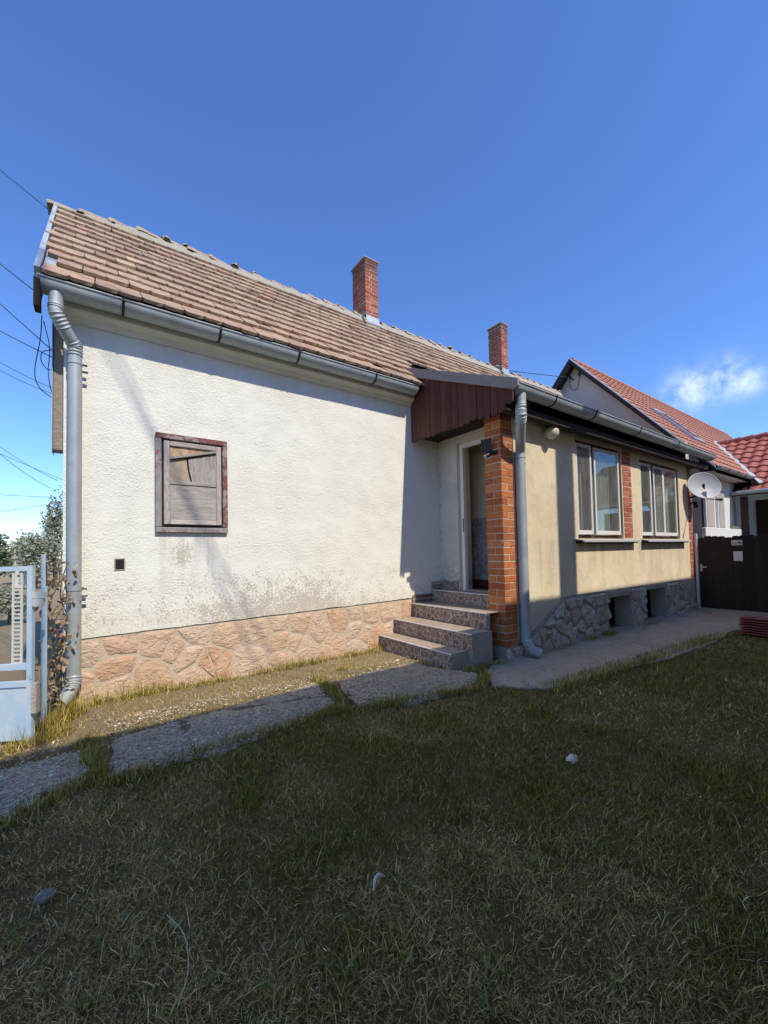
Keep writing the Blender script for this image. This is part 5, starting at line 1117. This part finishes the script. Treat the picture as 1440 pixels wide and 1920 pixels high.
GREEN = np.array([[.20, .19, .018], [.27, .245, .028], [.14, .14, .014], [.31, .27, .036], [.22, .19, .022]]); DRY = np.array([[.66, .46, .155], [.50, .325, .105], [.78, .60, .25], [.34, .21, .07], [.62, .46, .16], [.42, .27, .09]])
def lawn(n, rmin, rmax, pw, hs, wd, label):
    x, y = scatter(n, rmin, rmax, pw); k = keep_mask(x, y, .05); x, y = x[k], y[k]
    g = fbm(x, y, .9, 3); p2 = fbm(x, y, 3.5, 9); cl = vnoise(x, y, 14, 21); keep = rng.random(len(x)) < np.clip(.72 + 1.7 * (p2 - .40) + .9 * (cl - .5), .30, 1); strip = y > -1.0; keep &= (~strip) | (rng.random(len(x)) < .7)
    x, y, g, p2, cl, strip = x[keep], y[keep], g[keep], p2[keep], cl[keep], strip[keep]; n = len(x)
    pg = np.clip((g - .40) * 3.0 + (x - 2) * .05 + .14 + (p2 - .5) * 1.3, .08, .9); pg[strip] = .10
    near_wall = (y > -.16); pg[near_wall] = .55
    isg = rng.random(n) < pg; col = np.where(isg[:, None], GREEN[rng.integers(0, 5, n)], DRY[rng.integers(0, 6, n)]) * rng.gamma(7, 1 / 7, (n, 1)) * np.where(isg, 1., .9)[:, None]
    h = np.where(isg, rng.gamma(5, hs / 5, n), rng.gamma(3, hs * .95 / 3, n)) * (.5 + .7 * p2 + .5 * cl); h[strip] *= .6; h[near_wall] *= 2.2
    lean = np.where(isg, rng.normal(.6, .35, n), rng.normal(1.2, .35, n)); lean = np.clip(np.abs(lean), 0, 1.7)
    return blades('grass', x, y, ground_z(x, y) - .004, h, wd * rng.gamma(6, 1 / 6, n), rng.uniform(0, 6.28, n), lean, col, label)
lawn(330000, 1.0, 4.2, .72, .028, .0014, 'short half-dry lawn grass in the near foreground')
lawn(190000, 4.0, 10.5, .8, .036, .0028, 'patchy half-dry grass towards the house and gate')
# straw and thatch: cut dry stems lying flat
n = 170000; x, y = scatter(n, 1.0, 9.0, .8); k = keep_mask(x, y, .06); x, y = x[k], y[k]; q = fbm(x, y, 1.6, 17); k = rng.random(len(x)) < np.clip((q - .20) * 2.2, .3, 1); x, y = x[k], y[k]; n = len(x)
blades('straw', x, y, ground_z(x, y) + rng.uniform(.0, .016, n), rng.gamma(3, .012, n), rng.uniform(.0006, .0018, n), rng.uniform(0, 6.28, n), rng.uniform(.98, 1.06, n), DRY[rng.integers(0, 6, n)] * rng.uniform(.40, 1.15, (n, 1)), 'dry straw lying loose over the grass')
# tufts along the plinth, steps and slab joints
tx, ty, th_ = [], [], []
rt2 = np.random.default_rng(5)
for (x0, y0, x1, y1, n, hh) in ((.25, -.10, 1.0, -.10, 900, .13), (1.0, -.10, 2.2, -.09, 700, .08), (2.3, -.10, 3.2, -.12, 700, .09), (3.3, -.10, 3.98, -.12, 500, .10), (-.12, -.65, .15, -.25, 1500, .15), (-.5, -1.0, .1, -.75, 900, .09), (.20, -1.1, .32, -1.9, 2200, .07), (2.5, -.8, 2.35, -1.8, 1800, .075), (3.9, -1.0, 4.02, -1.6, 300, .05), (4.1, -1.75, 4.95, -1.82, 900, .06), (3.9, -2.25, 4.3, -1.95, 900, .07), (5.45, -1.90, 6.6, -1.86, 500, .06), (6.9, -1.86, 7.9, -1.9, 900, .10), (2.9, -.6, 3.3, -.9, 600, .06), (8.7, -2.0, 9.7, -1.9, 300, .08), (4.3, -2.85, 9.3, -3.2, 3500, .09), (.3, -2.0, 2.3, -1.85, 4500, .06), (.5, -1.9, 2.2, -1.78, 1200, .04), (2.5, -2.0, 3.8, -2.3, 3000, .06), (2.5, -1.85, 3.8, -2.1, 800, .04), (-.4, -2.3, .3, -1.85, 1500, .06), (4.4, -2.7, 9.3, -3.05, 2600, .06), (.4, -1.2, 2.4, -.95, 900, .035)):
    u = rt2.random(n); c_ = vnoise(u * 9, np.full(n, x0), 1.0, 4); kk = rt2.random(n) < c_ * 1.1; u = u[kk]; tx.append(x0 + (x1 - x0) * u + rt2.normal(0, .035, len(u))); ty.append(y0 + (y1 - y0) * u + rt2.normal(0, .035, len(u))); th_.append(rt2.gamma(5, hh / 5, len(u)))
x = np.concatenate(tx); y = np.concatenate(ty); h = np.concatenate(th_); y = np.where((x < 4.0) & (y > -.035), -.04, y); n = len(x); isg = rt2.random(n) < .62
blades('weed_tufts', x, y, np.full(n, -.005), h, rt2.uniform(.0016, .0034, n), rt2.uniform(0, 6.28, n), np.abs(rt2.normal(.5, .35, n)), np.where(isg[:, None], GREEN[rt2.integers(0, 4, n)] * 1.15, DRY[rt2.integers(0, 6, n)]) * rt2.uniform(.7, 1.3, (n, 1)), 'weeds growing along the walls and slab joints')

# broad-leaved weeds in the lawn
rw = np.random.default_rng(12); wv, wf, wt = [], [], []
for k in range(420):
    r_ = 1.2 + 6.5 * rw.random() ** .8; th = yaw + rw.uniform(-.9, .9); a, b = CAM.x + r_ * math.sin(th), CAM.y + r_ * math.cos(th)
    if not keep_mask(np.array([a]), np.array([b]))[0] or b > -1.0: continue
    n_ = rw.integers(4, 9); L = rw.uniform(.018, .05)
    for q in range(n_):
        az = rw.uniform(0, 6.28); c_, s_ = math.cos(az), math.sin(az); l = L * rw.uniform(.6, 1.2); w_ = l * rw.uniform(.18, .32); o = len(wv); z0 = gz(a, b) + .006; rise = rw.uniform(.15, .8) * l
        for (u, v_, z_) in ((0, 0, 0), (.5 * l, w_, rise * .7), (l, 0, rise * .8), (.5 * l, -w_, rise * .7), (.5 * l, 0, rise * .5)): wv.append((a + u * c_ - v_ * s_, b + u * s_ + v_ * c_, z0 + z_))
        wf += [(o, o + 4, o + 1), (o + 1, o + 4, o + 2), (o, o + 3, o + 4), (o + 4, o + 3, o + 2)]; wt += [rw.random()] * 5
me = bpy.data.meshes.new('weeds'); me.from_pydata(wv, [], wf); at = me.attributes.new('tint', 'FLOAT', 'POINT'); at.data.foreach_set('value', wt); me.materials.append(M['weed_leaf']); o = link('weeds', me); o['kind'] = 'stuff'; o['label'] = 'small broad-leaved weeds scattered through the lawn'; o['category'] = 'weeds'
# loose gravel worn out of the path
rp = np.random.default_rng(8); gv, gf, gt_ = [], [], []
for sl in SLABS:
    X0, X1 = max(-1.5, min(p[0] for p in sl)), max(p[0] for p in sl); Y0, Y1 = max(-3.2, min(p[1] for p in sl)), max(p[1] for p in sl) + .25; nn_ = int((X1 - X0) * (Y1 - Y0) * 2600)
    x = rp.uniform(X0, X1, nn_); y = rp.uniform(Y0, Y1, nn_); k = inpoly(sl, x, y) | ((y > Y1 - .45) & (rp.random(nn_) < .5) & (y < -.25)); k &= rp.random(nn_) < np.clip(fbm(x, y, 2.5, 31) * 2.2 - .5, .12, 1)
    for a, b in zip(x[k], y[k]):
        sz = rp.gamma(4, .0018) + .002; o = len(gv); q = rp.uniform(.6, 1.3, 6); z0 = .021; th = rp.uniform(0, 6.28); c_, s_ = math.cos(th), math.sin(th)
        for (ux, uy, uz), w_ in zip(((1, 0, 0), (-1, 0, 0), (0, .75, 0), (0, -.75, 0), (.1, 0, .6), (0, 0, -.5)), q): gv.append((a + (ux * c_ - uy * s_) * sz * w_, b + (ux * s_ + uy * c_) * sz * w_, z0 + uz * sz * w_))
        gf += [(o, o + 2, o + 4), (o + 2, o + 1, o + 4), (o + 1, o + 3, o + 4), (o + 3, o, o + 4), (o + 2, o, o + 5), (o + 1, o + 2, o + 5), (o + 3, o + 1, o + 5), (o, o + 3, o + 5)]; gt_ += [rp.random()] * 6
me = bpy.data.meshes.new('gravel'); me.from_pydata(gv, [], gf); at = me.attributes.new('tint', 'FLOAT', 'POINT'); at.data.foreach_set('value', gt_); me.materials.append(M['pebble']); o = link('gravel', me); o['kind'] = 'stuff'; o['label'] = 'loose grey gravel worn out of the concrete path'; o['category'] = 'gravel'

# ------------------------------------------------------------------ litter on the grass
def scrap(name, loc, sz, mat, label, cat, seed, flat=.35):
    r = random.Random(seed); b = MB(); n = 9
    for j in range(5):
        a = math.pi * j / 4
        for k in range(n): t_ = 2 * math.pi * k / n; q = r.uniform(.75, 1.2); b.v.append((math.sin(a) * math.cos(t_) * sz * q, math.sin(a) * math.sin(t_) * sz * .7 * q, -math.cos(a) * sz * flat * q))
    b.f = [(j * n + k, j * n + (k + 1) % n, (j + 1) * n + (k + 1) % n, (j + 1) * n + k) for j in range(4) for k in range(n)]
    b.v = [(p[0] + loc[0], p[1] + loc[1], p[2] + loc[2]) for p in b.v]; return tag(b.build(name, mat), label, cat)
scrap('crumpled_paper', (3.05, -3.80, .05), .055, 'white_scrap', 'crumpled white paper scrap lying on the grass at right', 'paper', 1, .5)
scrap('stone_lump', (.09, -2.95, .015), .045, 'grey_scrap', 'rough grey stone lump in the grass at lower left', 'stone', 2, .6)
f = MB(); P = smooth_path([(1.29, -3.86, .035), (1.315, -3.835, .055), (1.345, -3.825, .058), (1.375, -3.83, .04)], 5); f.tube(P, [.002 + .007 * math.sin(math.pi * i / (len(P) - 1)) for i in range(len(P))], 8); tag(f.build('feather', 'white_scrap', smooth=True), 'curved white feather in the grass near the bottom centre', 'feather')
tag(MB().tube(smooth_path([(.52, -3.45, .05), (.56, -3.60, .06), (.55, -3.75, .05), (.50, -3.86, .05)]), .0016, 5).build('dry_stalk', 'cable_pale'), 'long pale curved stalk lying in the grass at lower left', 'stalk')
